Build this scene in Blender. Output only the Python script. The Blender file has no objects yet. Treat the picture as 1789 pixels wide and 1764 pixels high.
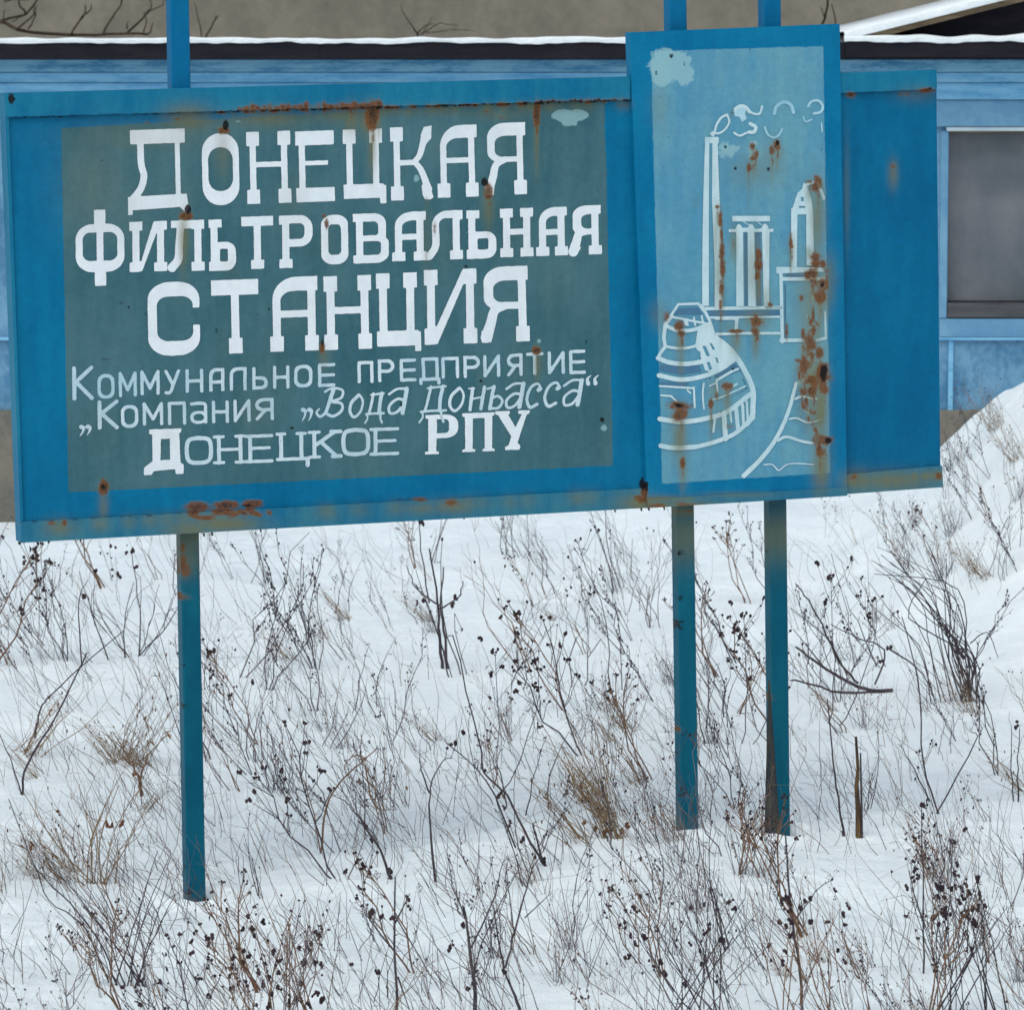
import bpy, math, random
import numpy as np
from mathutils import Matrix, Vector, noise as mnoise
random.seed(11)
SC = bpy.context.scene
COL = SC.collection
R = math.radians

# ------------------------------------------------------------------ camera
F, CX, CY = 7500.0, 894.5, 882.0          # focal length and centre in photo pixels
PITCH = 0.105
CZ = 3.0
CP, SP = math.cos(PITCH), math.sin(PITCH)
cam_d = bpy.data.cameras.new('camera'); cam = bpy.data.objects.new('camera', cam_d); COL.objects.link(cam)
cam_d.sensor_width = 36; cam_d.lens = 36 * F / 1789
cam.location = (0, 0, CZ); cam.rotation_euler = (math.pi/2 - PITCH, 0, 0)
cam_d.clip_start = 0.1; cam_d.clip_end = 3000
cam_d.dof.use_dof = True; cam_d.dof.focus_distance = 15.6; cam_d.dof.aperture_fstop = 11
SC.camera = cam

# ------------------------------------------------------------------ world, sun, exposure (overcast)
SUN_EL, SUN_AZ = R(58), R(205)
w = bpy.data.worlds.new('World'); SC.world = w; w.use_nodes = True
wn = w.node_tree; wn.nodes.clear()
sky = wn.nodes.new('ShaderNodeTexSky'); sky.sky_type = 'NISHITA'; sky.sun_disc = False
sky.sun_elevation = SUN_EL; sky.sun_rotation = SUN_AZ
sky.air_density = 1.0; sky.dust_density = 4.0; sky.ozone_density = 1.0
hs = wn.nodes.new('ShaderNodeHueSaturation'); hs.inputs['Saturation'].default_value = 0.52
bg = wn.nodes.new('ShaderNodeBackground'); bg.inputs['Strength'].default_value = 0.15
wo = wn.nodes.new('ShaderNodeOutputWorld')
wn.links.new(sky.outputs[0], hs.inputs['Color']); ct = wn.nodes.new('ShaderNodeMix'); ct.data_type = 'RGBA'; ct.blend_type = 'MULTIPLY'; ct.inputs[0].default_value = 1.0
ct.inputs[7].default_value = (0.93, 1.0, 1.0, 1.0)      # cool overcast cast
wn.links.new(hs.outputs[0], ct.inputs[6]); wn.links.new(ct.outputs[2], bg.inputs[0]); wn.links.new(bg.outputs[0], wo.inputs[0])
sl = bpy.data.lights.new('sun', 'SUN'); sl.energy = 0.5; sl.angle = R(80); sl.color = (0.94, 1.0, 0.99)
so = bpy.data.objects.new('sun', sl); COL.objects.link(so)
sd = Vector((math.sin(SUN_AZ)*math.cos(SUN_EL), math.cos(SUN_AZ)*math.cos(SUN_EL), math.sin(SUN_EL)))
so.rotation_euler = sd.to_track_quat('Z', 'Y').to_euler()
so.location = (0, 0, 30)
SC.view_settings.view_transform = 'Standard'; SC.view_settings.look = 'None'
SC.view_settings.exposure = 0.17; SC.view_settings.gamma = 1; SC.view_settings.use_curve_mapping = False
SC.render.engine = 'CYCLES'

# ------------------------------------------------------------------ geometry of view rays (to survey places)
def ray(px, py):
    a = (np.asarray(px, float) - CX) / F; b = -(np.asarray(py, float) - CY) / F
    return a, CP + b*SP, -SP + b*CP
def hitY(px, py, Y):
    x, y, z = ray(px, py); t = Y / y
    return np.stack([x*t, y*t, z*t + CZ], -1)
PSI = 0.3507
DV = (math.cos(PSI), math.sin(PSI)); NV = (math.sin(PSI), -math.cos(PSI)); OX, OY = -1.7619, 15.0
def hitS(px, py, off=0.0):                # point of the sign's plane, off metres in front of it
    x, y, z = ray(px, py)
    t = (OX*NV[0] + OY*NV[1] + off) / (x*NV[0] + y*NV[1])
    return np.stack([x*t, y*t, z*t + CZ], -1)
def ghash(x, y, s, k=0.0):
    return mnoise.noise(Vector((x*s + 13.1 + k, y*s - 7.7, k)))
PB = []                                   # post bases, filled below
def gz(x, y):
    z = 0.0
    z += 0.10*math.exp(-((x-0.75)/0.9)**2 - ((y-16.0)/1.0)**2)
    t = min(1.0, max(0.0, (x-1.75)/1.5)); e = math.exp(-((y-24.2)/3.2)**2)
    if t > 0 and e > 0.01: z += e*(1.14*t*t*(3-2*t) + 0.14*max(0.0, min(1.0, (x-2.5)/0.6)) + t*(0.09*ghash(x, y, 2.1, 5.0) + 0.045*ghash(x, y, 5.5, 6.0)))
    z += 0.12*math.exp(-((x-1.6)/1.1)**2 - ((y-26)/3)**2)
    u = min(1.0, max(0.0, (x+1.8)/1.6)); z += 0.17*u*u*(3-2*u)*math.exp(-((y-27.2)/2.4)**2)*(1 - min(1.0, max(0.0, (x-1.7)/0.7)))
    fade = 1.0 if y < 30 else 0.3
    z += fade*(0.04*ghash(x, y, 0.9) + 0.035*ghash(x, y, 2.3, 4.0) + 0.014*ghash(x, y, 6.0, 9.0) + 0.008*ghash(x, y, 12.0, 2.0) + 0.004*ghash(x, y, 28.0, 3.0))
    for (bx, by, dz) in PB:
        r2 = (x-bx)**2 + (y-by)**2
        if r2 < 1.0: z += dz*math.exp(-r2/0.16) + 0.030*math.exp(-((math.sqrt(r2)-0.13)/0.05)**2) - 0.060*math.exp(-(r2/0.0068)**2)
    return z
def ground_at(px, py):
    x, y, z = [float(v) for v in ray(px, py)]
    lo = 11.0
    t = lo / y
    for i in range(400):
        if z*t + CZ <= gz(x*t, y*t): break
        t += 0.1
    a, b = t - 0.1, t
    for i in range(10):
        m = (a+b)/2
        if z*m + CZ <= gz(x*m, y*m): b = m
        else: a = m
    return Vector((x*b, y*b, gz(x*b, y*b)))

# ------------------------------------------------------------------ helpers
def lin(c):
    return tuple(((v/255)/12.92 if v/255 <= 0.04045 else ((v/255+0.055)/1.055)**2.4) for v in c) + (1.0,)
def tag(o, label=None, cat=None, group=None, kind=None):
    for k, v in (('label', label), ('category', cat), ('group', group), ('kind', kind)):
        if v: o[k] = v
    return o
def mesh_obj(name, verts, faces, mats, parent=None, attrs=None, midx=None, smooth=False, origin=None):
    me = bpy.data.meshes.new(name)
    V = np.asarray(verts, float)
    if origin is not None: V = V - np.array(origin)
    me.from_pydata(V.tolist(), [], faces)
    for m in (mats if isinstance(mats, (list, tuple)) else [mats]): me.materials.append(m)
    if midx is not None: me.polygons.foreach_set('material_index', midx)
    if smooth: me.polygons.foreach_set('use_smooth', [True]*len(me.polygons))
    if attrs:
        for k, a in attrs.items():
            at = me.attributes.new(k, 'FLOAT', 'POINT'); at.data.foreach_set('value', np.asarray(a, dtype=np.float32))
    me.update()
    o = bpy.data.objects.new(name, me); COL.objects.link(o)
    if parent is not None: o.parent = parent
    return o
def empty(name, loc):
    o = bpy.data.objects.new(name, None); o.empty_display_size = 0.1; COL.objects.link(o); o.location = loc; return o
class MB:
    def __init__(s): s.v = []; s.f = []; s.m = []
    def box(s, a, b, m=0):
        n = len(s.v); (x0, y0, z0), (x1, y1, z1) = a, b
        s.v += [(x0,y0,z0),(x1,y0,z0),(x1,y1,z0),(x0,y1,z0),(x0,y0,z1),(x1,y0,z1),(x1,y1,z1),(x0,y1,z1)]
        for q in ((0,3,2,1),(4,5,6,7),(0,1,5,4),(1,2,6,5),(2,3,7,6),(3,0,4,7)): s.f.append(tuple(n+i for i in q)); s.m.append(m)
    def hexa(s, p, m=0):                  # 8 points: bottom ring then top ring
        n = len(s.v); s.v += [tuple(q) for q in p]
        for q in ((0,3,2,1),(4,5,6,7),(0,1,5,4),(1,2,6,5),(2,3,7,6),(3,0,4,7)): s.f.append(tuple(n+i for i in q)); s.m.append(m)
    def tube(s, pts, r0, r1, n=4, m=0, cap=True):
        pts = [Vector(p) for p in pts]; base = len(s.v); k = len(pts)
        for i, p in enumerate(pts):
            t = (pts[min(i+1, k-1)] - pts[max(i-1, 0)])
            if t.length < 1e-9: t = Vector((0, 0, 1))
            t.normalize()
            a = t.cross(Vector((0.3, 1, 0.1))); a.normalize(); b = t.cross(a)
            r = r0 + (r1-r0)*i/max(1, k-1)
            for j in range(n):
                an = 2*math.pi*j/n
                s.v.append(tuple(p + a*(r*math.cos(an)) + b*(r*math.sin(an))))
        for i in range(k-1):
            for j in range(n):
                s.f.append((base+i*n+j, base+i*n+(j+1) % n, base+(i+1)*n+(j+1) % n, base+(i+1)*n+j)); s.m.append(m)
        if cap:
            s.f.append(tuple(base+(k-1)*n+j for j in range(n))); s.m.append(m)
    def blob(s, c, r, m=0, sq=1.0):
        n = len(s.v); c = Vector(c)
        k = 5; ph = random.random()*6
        s.v.append(tuple(c + Vector((0, 0, -r*sq))))
        for (zz, rr) in ((-0.45, 0.9), (0.45, 0.9)):
            for j in range(k):
                an = 2*math.pi*j/k + ph; q = rr*r*random.uniform(0.8, 1.15)
                s.v.append(tuple(c + Vector((q*math.cos(an), q*math.sin(an), zz*r*sq))))
        s.v.append(tuple(c + Vector((0, 0, r*sq))))
        for j in range(k):
            j2 = (j+1) % k
            s.f += [(n, n+1+j2, n+1+j), (n+1+j, n+1+j2, n+1+k+j2, n+1+k+j), (n+1+k+j, n+1+k+j2, n+1+2*k)]; s.m += [m]*3
    def build(s, name, mats, parent=None, smooth=False, origin=None):
        return mesh_obj(name, s.v, s.f, mats, parent, midx=s.m, smooth=smooth, origin=origin)

# ------------------------------------------------------------------ materials
class NT:
    def __init__(s, name):
        s.m = bpy.data.materials.new(name); s.m.use_nodes = True; s.t = s.m.node_tree
        s.b = s.t.nodes['Principled BSDF']
    def n(s, t, **kw):
        x = s.t.nodes.new(t)
        for k, v in kw.items(): setattr(x, k, v)
        return x
    def l(s, a, b): s.t.links.new(a, b)
    def put(s, sock, v):
        if hasattr(v, 'links') or hasattr(v, 'is_linked'): s.l(v, sock)
        else: sock.default_value = v
    def coord(s, scale=(1, 1, 1), kind='Object'):
        c = s.n('ShaderNodeTexCoord'); mp = s.n('ShaderNodeMapping'); mp.inputs['Scale'].default_value = scale
        s.l(c.outputs[kind], mp.inputs[0]); return mp.outputs[0]
    def noise(s, scale, detail=3, vec=None, rough=0.55):
        x = s.n('ShaderNodeTexNoise'); x.inputs['Scale'].default_value = scale; x.inputs['Detail'].default_value = detail
        x.inputs['Roughness'].default_value = rough
        if vec is not None: s.l(vec, x.inputs['Vector'])
        return x.outputs['Fac']
    def math(s, op, a, b=0.0, c=0.0, clamp=False):
        x = s.n('ShaderNodeMath', operation=op); x.use_clamp = clamp
        s.put(x.inputs[0], a); s.put(x.inputs[1], b); s.put(x.inputs[2], c); return x.outputs[0]
    def step(s, v, a, b):
        x = s.n('ShaderNodeMapRange', interpolation_type='SMOOTHSTEP'); s.put(x.inputs[0], v)
        x.inputs[1].default_value = a; x.inputs[2].default_value = b; return x.outputs[0]
    def mix(s, f, a, b):
        x = s.n('ShaderNodeMix', data_type='RGBA'); s.put(x.inputs[0], f); s.put(x.inputs[6], a); s.put(x.inputs[7], b); return x.outputs[2]
    def attr(s, name):
        x = s.n('ShaderNodeAttribute'); x.attribute_name = name; return x.outputs['Fac']
    def bump(s, h, strength=0.3, dist=0.01):
        x = s.n('ShaderNodeBump'); x.inputs['Strength'].default_value = strength; x.inputs['Distance'].default_value = dist
        s.put(x.inputs['Height'], h); s.l(x.outputs[0], s.b.inputs['Normal'])
    def done(s, col, rough=0.6, spec=0.3):
        s.put(s.b.inputs['Base Color'], col); s.put(s.b.inputs['Roughness'], rough)
        s.b.inputs['Specular IOR Level'].default_value = spec; return s.m

RUST_A, RUST_B, RUST_SHADE = lin((112, 70, 40)), lin((54, 38, 31)), lin((26, 24, 26))
def painted(name, base, alt, border=None, border2=None, var=0.5, rough=0.5, white=False):
    """enamel on sheet metal: base <-> alt in soft weathered clouds, streaks; attributes paint, rust, stain, dark, pale"""
    g = NT(name)
    P = g.coord(); n1 = g.noise(3.0, 4, P); n2 = g.noise(38, 3, P); n3 = g.noise(160, 2, P)
    st = g.noise(5, 5, g.coord((3.5, 3.5, 0.5)), 0.65)
    f = g.math('ADD', g.math('MULTIPLY', n1, 0.55), g.math('MULTIPLY', st, 0.45))
    f = g.step(f, 0.32, 0.68)
    col = g.mix(g.math('MULTIPLY', f, var), base, alt)
    if border is not None:
        bcol = g.mix(g.math('MULTIPLY', f, 0.7), border, border2)
        wob = g.math('MULTIPLY', g.math('SUBTRACT', n2, 0.5), 0.5)
        e = g.step(g.math('ADD', g.attr('paint'), wob), -0.12, 0.12)
        col = g.mix(e, col, bcol)
    # fine mottling of old enamel
    fm = g.math('MULTIPLY', g.math('SUBTRACT', n3, 0.5), 0.34 if not white else 0.12)
    fm = g.math('ADD', fm, g.math('MULTIPLY', g.math('SUBTRACT', n2, 0.5), 0.30 if not white else 0.16))
    hv = g.n('ShaderNodeHueSaturation'); g.l(g.math('ADD', fm, 1.0), hv.inputs['Value']); g.l(col, hv.inputs['Color']); col = hv.outputs[0]
    pale = g.step(g.math('ADD', g.attr('pale'), g.math('MULTIPLY', g.math('SUBTRACT', g.noise(26, 6, P, 0.7), 0.5), 1.1)), 0.42, 0.56)
    col = g.mix(g.math('MULTIPLY', pale, 0.62), col, lin((150, 188, 192)))
    sm = g.math('MULTIPLY', g.attr('stain'), g.math('ADD', 0.5, g.math('MULTIPLY', st, 1.0)), clamp=True)
    col = g.mix(g.math('MULTIPLY', sm, 0.85), col, lin((112, 108, 70)))
    rn = g.math('MULTIPLY', g.math('SUBTRACT', g.noise(34, 7, P, 0.72), 0.5), 1.3)
    rr = g.math('ADD', g.attr('rust'), rn)
    rm = g.step(rr, 0.29, 0.58)
    halo = g.step(g.math('ADD', g.attr('rust'), g.math('MULTIPLY', rn, 0.35)), 0.1, 0.6)
    col = g.mix(g.math('MULTIPLY', halo, 0.38), col, lin((122, 108, 76)))
    core = g.step(g.math('ADD', g.attr('rust'), g.math('MULTIPLY', g.math('SUBTRACT', g.noise(90, 4, P, 0.7), 0.5), 2.2)), 0.5, 1.15)
    rcol = g.mix(core, RUST_A, RUST_B)
    col = g.mix(g.math('MULTIPLY', rm, 0.88), col, rcol)
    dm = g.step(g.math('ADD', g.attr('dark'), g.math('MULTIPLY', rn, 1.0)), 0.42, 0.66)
    col = g.mix(g.math('MULTIPLY', dm, 0.95), col, RUST_SHADE)
    g.bump(g.math('ADD', g.math('MULTIPLY', n2, 0.5), g.math('MULTIPLY', rm, 0.8)), 0.25, 0.004)
    return g.done(col, g.math('ADD', rough, g.math('MULTIPLY', rm, 0.35)), 0.09)

def plain(name, c1, c2, scale=6, rough=0.8, bump=0.2, bdist=0.01, stretch=(1, 1, 1), spec=0.2, lo=0.35, hi=0.65, det=4):
    g = NT(name); P = g.coord(stretch)
    n = g.noise(scale, det, P); n2 = g.noise(scale*7, 3, P)
    f = g.step(g.math('ADD', g.math('MULTIPLY', n, 0.7), g.math('MULTIPLY', n2, 0.3)), lo, hi)
    col = g.mix(f, lin(c1), lin(c2))
    if bump: g.bump(g.math('ADD', n, n2), bump, bdist)
    return g.done(col, rough, spec)

M = {}
M['main'] = painted('main_panel_paint', lin((52, 94, 104)), lin((76, 112, 120)), lin((0, 96, 136)), lin((8, 116, 154)), var=0.9)
M['pict'] = painted('picture_panel_paint', lin((76, 138, 168)), lin((106, 156, 168)), lin((0, 100, 142)), lin((14, 120, 158)), var=0.9)
M['side'] = painted('side_panel_paint', lin((0, 88, 128)), lin((6, 106, 144)), rough=0.45, var=0.8)
M['rail'] = painted('rail_paint', lin((4, 98, 136)), lin((32, 118, 146)), rough=0.5, var=0.9)
M['rail2'] = painted('rail_weathered_paint', lin((22, 100, 134)), lin((58, 118, 134)), rough=0.5, var=1.0)
M['post_up'] = painted('post_upper_blue', lin((0, 94, 138)), lin((12, 114, 154)), rough=0.45)
M['post'] = painted('post_lower_teal', lin((2, 76, 98)), lin((12, 96, 116)), rough=0.45, var=0.8)
M['white'] = painted('white_lettering_paint', lin((226, 230, 234)), lin((204, 213, 218)), var=0.6, white=True)
M['white2'] = painted('thin_lettering_paint', lin((206, 218, 224)), lin((162, 192, 204)), var=1.0, white=True)
M['white3'] = painted('mural_line_paint', lin((200, 218, 222)), lin((158, 192, 202)), var=0.9, white=True)
M['faint'] = painted('faded_smoke_paint', lin((176, 208, 218)), lin((134, 182, 202)), var=1.0, white=True)
M['grey3'] = painted('mural_shadow_paint', lin((78, 118, 146)), lin((60, 104, 134)), var=0.7, white=True)

g = NT('snow'); P = g.coord()
n1 = g.noise(1.2, 4, P); n2 = g.noise(9, 5, P, 0.6); n3 = g.noise(70, 4, P, 0.7)
g.bump(g.math('ADD', g.math('MULTIPLY', n2, 0.9), g.math('MULTIPLY', n3, 0.35)), 0.75, 0.05)
c = g.mix(g.step(g.math('ADD', g.math('MULTIPLY', n1, 0.5), g.math('MULTIPLY', g.noise(26, 6, P, 0.7), 0.5)), 0.38, 0.62), (0.81, 0.86, 0.89, 1), (0.88, 0.915, 0.94, 1))
M['snow'] = g.done(c, 0.75, 0.2)
M['roofsnow'] = M['snow']

M['bwall'] = plain('building_blue_paint', (74, 120, 154), (110, 152, 180), 3.0, 0.85, 0.35, stretch=(1.4, 1, 1), det=8, lo=.38, hi=.6)
M['bcorn'] = plain('cornice_blue_paint', (84, 150, 194), (128, 182, 214), 5, 0.85, 0.3, stretch=(0.6, 1, 3), lo=0.3, hi=0.62)
M['bcorn2'] = plain('cornice_dirty_paint', (66, 130, 172), (124, 176, 206), 6, 0.85, 0.3, stretch=(0.5, 1, 3), lo=0.36, hi=0.6)
M['blint'] = plain('lintel_paint', (94, 140, 174), (112, 156, 184), 3, 0.8, 0.1)
M['frame'] = plain('window_frame_paint', (168, 188, 200), (190, 204, 212), 6, 0.6, 0.1)
M['fascia'] = plain('tarred_fascia', (16, 17, 28), (30, 26, 34), 9, 0.7, 0.4, stretch=(0.4, 1, 2))
M['plinth'] = plain('plinth_render', (100, 98, 92), (122, 116, 106), 5, 0.9, 0.4)
M['brown'] = plain('weathered_board', (92, 78, 62), (128, 112, 90), 8, 0.85, 0.3, stretch=(0.4, 1, 3))
M['sill'] = plain('dark_sill', (60, 62, 68), (84, 84, 88), 7, 0.7, 0.3, stretch=(0.3, 1, 2))
M['grey'] = plain('grey_cement_render', (114, 110, 100), (144, 136, 122), 1.6, 0.92, 0.35, lo=0.3, hi=0.7, det=6)
M['tim'] = plain('weathered_stake_wood', (44, 38, 34), (112, 86, 54), 26, 0.85, 0.4, stretch=(1, 1, 0.15))
M['plate'] = plain('weathered_grey_board', (34, 44, 50), (72, 68, 62), 20, 0.8, 0.4, stretch=(1, 1, 0.3))
g = NT('window_pane_dull'); P = g.coord((1, 1, 0.7))
f = g.step(g.math('ADD', g.math('MULTIPLY', g.noise(2.4, 7, P, .65), .6), g.math('MULTIPLY', g.noise(1.3, 2, g.coord((0.5, 1, 2))), .4)), 0.36, 0.64)
g.bump(g.noise(3, 2, P), 0.06, 0.02)
M['pane'] = g.done(g.mix(f, lin((80, 86, 94)), lin((112, 112, 118))), 0.35, 0.5)
M['branch'] = plain('dark_branch_bark', (52, 42, 38), (84, 68, 56), 30, 0.9, 0.3)
def stem(name, a, b): return plain(name, a, b, 25, 0.9, 0, lo=0.3, hi=0.7)
M['st_grey'] = stem('dry_stem_grey', (80, 76, 82), (122, 114, 116))
M['st_dark'] = stem('dry_stem_dark', (44, 42, 50), (84, 74, 76))
M['st_brown'] = stem('dry_stem_brown', (88, 60, 48), (138, 108, 82))
M['st_tan'] = stem('dry_grass_tan', (108, 86, 62), (146, 124, 96))
M['seed'] = stem('seed_head_dark', (34, 28, 36), (70, 54, 54))
M['leaf'] = stem('withered_leaf_rust_brown', (84, 54, 40), (118, 82, 58))

# ------------------------------------------------------------------ snow-covered ground: one sheet to the horizon
for (px, py) in ((343, 1580), (1203, 1446), (1363, 1462)):
    q = [float(v) for v in hitS(px, py, -0.03)]; PB.append((q[0], q[1], q[2] + 0.004 - gz(q[0], q[1])))
def axis(dense0, dense1, st, lo, hi):
    a = list(np.arange(dense0, dense1+1e-6, st)); d = st; x = dense0; left = []
    while x > lo: d *= 1.45; x -= d; left.append(x)
    d = st; x = dense1; right = []
    while x < hi: d *= 1.45; x += d; right.append(x)
    return left[::-1] + a + right
xs = axis(-2.8, 4.6, 0.045, -900, 900); ys = axis(12.6, 19.0, 0.045, -200, 12.6) + axis(19.09, 27.6, 0.09, 19.09, 1500)[0:]
for (bx, by, dz) in PB:
    xs += [bx + i*0.011 for i in range(-14, 15)]; ys += [by + i*0.013 for i in range(-16, 15)]
def thin(a):
    a = sorted(a); o = [a[0]]
    for v in a[1:]:
        if v - o[-1] > 0.006: o.append(v)
    return o
xs, ys = thin(xs), thin(ys)
gv = [(x, y, gz(x, y)) for y in ys for x in xs]; nx = len(xs)
gf = [(j*nx+i, j*nx+i+1, (j+1)*nx+i+1, (j+1)*nx+i) for j in range(len(ys)-1) for i in range(nx-1)]
tag(mesh_obj('snowy_ground', gv, gf, M['snow'], smooth=True), kind='structure')

# ------------------------------------------------------------------ the low blue building behind
BY = 27.5
def bx(px, Y=BY): return float(hitY(px, 500, Y)[0])
def bz(py, Y=BY): return float(hitY(894, py, Y)[2])
bld = empty('low_building', (0, BY, 0))
tag(bld, 'long low pale blue building with snow-edged dark eaves behind the sign', 'building')
O0 = (0, BY, 0)
def bpart(name, mat, boxes, parent=bld, smooth=False):
    m = MB()
    for b in boxes: m.box(*b)
    return m.build(name, mat, parent, origin=O0, smooth=smooth)
L0, L1 = bx(-900), bx(2500)
def band(name, mat, y0, y1, out, x0=L0, x1=L1, back=0.03, parent=bld):
    return bpart(name, mat, [((x0, BY-out, bz(y1)), (x1, BY+back, bz(y0)))], parent)
w1, w2 = bx(1655), bx(2050)
# wall in four pieces round the window opening, one object
bpart('wall', M['bwall'], [((L0, BY, -0.3), (w1, BY+0.35, bz(140))), ((w2, BY, -0.3), (L1, BY+0.35, bz(140))),
      ((w1, BY+0.002, -0.3), (w2, BY+0.35, bz(556))), ((w1, BY+0.002, bz(222)), (w2, BY+0.35, bz(140))), ((L0, BY+0.35, -0.3), (L1, BY+7, bz(150)))])
band('cornice_board', M['bcorn2'], 104, 126, 0.14)
band('cornice_board', M['bcorn'], 127.2, 144, 0.11)
band('cornice_board', M['bcorn'], 145.2, 174, 0.07)
band('lintel_board', M['blint'], 175.2, 221, 0.045)
band('wall_moulding', M['bcorn'], 589, 594, 0.03)
band('sill_panel', M['blint'], 556.5, 588, 0.022, x0=bx(1642))
for px in (1658, -380, 620):
    band('wall_batten', M['bcorn'], 595, 716, 0.02, x0=bx(px), x1=bx(px)+0.03)
band('plinth', M['plinth'], 716, 1010, 0.06)
# window
wf = bpart('window', M['frame'], [((bx(1650), BY-0.05, bz(229)), (bx(2056), BY+0.01, bz(222.5)))])
bpart('frame', M['brown'], [((bx(1655), BY+0.02, bz(233)), (bx(2050), BY+0.07, bz(229.5))), ], wf)
bpart('frame', M['sill'], [((bx(1856), BY+0.02, bz(527)), (bx(1864), BY+0.075, bz(233.2)))], wf)
bpart('pane', M['pane'], [((bx(1657.7), BY+0.10, bz(527)), (bx(2049), BY+0.11, bz(233)))], wf)
bpart('sill', M['sill'], [((bx(1655), BY-0.03, bz(554)), (bx(2050), BY+0.12, bz(529)))], wf)
bpart('jamb', M['blint'], [((bx(1641), BY-0.02, bz(555)), (bx(1653.5), BY+0.02, bz(229.5)))], wf)
# eaves
bpart('fascia_board', M['fascia'], [((L0, BY-0.34, bz(103, BY-0.34)), (bx(560, BY-.34), BY-0.30, bz(74, BY-.34)))])
bpart('fascia_board', M['fascia'], [((bx(560.6, BY-.34), BY-0.34, bz(102.5, BY-0.34)), (bx(1472, BY-.34), BY-0.30, bz(74, BY-.34)))])
bpart('fascia_board', M['fascia'], [((bx(1472.6, BY-.34), BY-0.345, bz(100.5, BY-0.34)), (L1, BY-0.30, bz(72, BY-.34)))])
bpart('soffit', M['sill'], [((L0, BY-0.298, bz(102)), (L1, BY, bz(99)))])
m = MB()   # roof deck falling to the back
z0 = bz(75)
m.hexa([(L0, BY-0.30, z0-.10), (L1, BY-0.30, z0-.10), (L1, BY+7, z0-0.5), (L0, BY+7, z0-0.5), (L0, BY-0.30, z0), (L1, BY-0.30, z0), (L1, BY+7, z0-0.35), (L0, BY+7, z0-0.35)])
m.build('roof', M['fascia'], bld, origin=O0)
# snow lying along the eave: lumpy strip
def snow_strip(name, p0, p1, y0, depth, h, parent, seed=0, n=260, drop=0.3):
    v = []; f = []
    for i in range(n+1):
        t = i/n; x = p0[0] + (p1[0]-p0[0])*t; z = p0[1] + (p1[1]-p0[1])*t
        hh = h*(0.85 + 0.5*mnoise.noise(Vector((x*1.3, seed, 0))) + 0.25*mnoise.noise(Vector((x*6, seed, 3))))
        lo = h*(0.45*mnoise.noise(Vector((x*3.1, seed, 7))) + 0.2*mnoise.noise(Vector((x*11, seed, 8))))
        fr = 0.012*mnoise.noise(Vector((x*4, seed, 12)))
        v += [(x, y0-0.012+fr, z-0.004+lo), (x, y0-0.02+fr, z+hh*0.55), (x, y0+0.008, z+hh*0.93), (x, y0+0.06, z+hh), (x, y0+depth, z+hh*0.8), (x, y0+depth, z-0.02)]
    for i in range(n):
        for j in range(5): a = i*6+j; f.append((a, a+6, a+7, a+1))
    return mesh_obj(name, v, f, M['roofsnow'], parent, smooth=True, origin=O0)
ze = bz(74.5, BY-.34)
snow_strip('roof_snow', (L0, ze), (bx(1462, BY-.34), ze), BY-0.34, 0.5, 0.034, bld, 1, 700)
snow_strip('roof_snow', (bx(1471, BY-.34), bz(72.5, BY-.34)), (L1, bz(72.5, BY-.34)), BY-0.345, 0.3, 0.046, bld, 5, 300)
# gabled part at the right: pediment, rake board, snow
gx0, gxm = bx(1474, BY-.3), bx(2560, BY-.3)
zr0, sl_ = bz(62, BY-.3), (62.0)/250.0
m = MB()
def gp(x, y, dz=0): return (x, y, zr0 + (x-gx0)*sl_ + dz)
m.hexa([(gx0+.25, BY-.12, z0), (gxm, BY-.12, z0), (gxm, BY+3, z0), (gx0+.25, BY+3, z0), gp(gx0+.25, BY-.12, -.03), gp(gxm, BY-.12, -.03), gp(gxm, BY+3, -.03), gp(gx0+.25, BY+3, -.03)])
m.build('gable_wall', M['fascia'], bld, origin=O0)
m = MB()
m.hexa([gp(gx0+.05, BY-.30, -.065), gp(gxm, BY-.30, -.065), gp(gxm, BY+3, -.065), gp(gx0+.05, BY+3, -.065), gp(gx0, BY-.32, -.01), gp(gxm, BY-.32, -.01), gp(gxm, BY+3, -.01), gp(gx0, BY+3, -.01)])
m.build('rake_board', M['brown'], bld, origin=O0)
v = []; f = []; n = 200
for i in range(n+1):
    x = gx0 - 0.01 + (gxm-gx0)*i/n; h = 0.042*(1+0.25*mnoise.noise(Vector((x*3, 2, 2)))) * min(1, 0.75+i/12)
    z = zr0 + (x-gx0)*sl_ - 0.012
    v += [(x, BY-.325, z-.015), (x, BY-.335, z+h*.5), (x, BY-.31, z+h*.95), (x, BY-.25, z+h*1.1), (x, BY+3, z+h), (x, BY+3, z)]
for i in range(n):
    for j in range(5): a = i*6+j; f.append((a, a+6, a+7, a+1))
mesh_obj('roof_snow', v, f, M['roofsnow'], bld, smooth=True, origin=O0)

# ------------------------------------------------------------------ taller grey building behind
TY = 38.0
tb = empty('grey_building', (0, TY, 0)); tag(tb, 'large plain grey cement building wall rising behind the snowy eaves', 'building')
m = MB(); m.box((-16, TY, -0.3), (18, TY+10, 11)); m.build('wall', M['grey'], tb, origin=(0, TY, 0))
m = MB(); m.box((-16.2, TY-.3, 11.002), (18.2, TY+10.3, 11.3)); m.build('roof', M['fascia'], tb, origin=(0, TY, 0))
for (wx, wz) in ((-13.5, 7.5), (-10, 7.5), (10, 7.5), (14, 7.5)):
    m = MB(); m.box((wx, TY-.03, wz), (wx+1.5, TY-.002, wz+1.6)); o = m.build('window', M['frame'], tb, origin=(0, TY, 0))
    m = MB(); m.box((wx+.1, TY-.045, wz+.1), (wx+1.4, TY-.031, wz+1.5)); m.build('pane', M['pane'], o, origin=(0, TY, 0))

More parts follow.
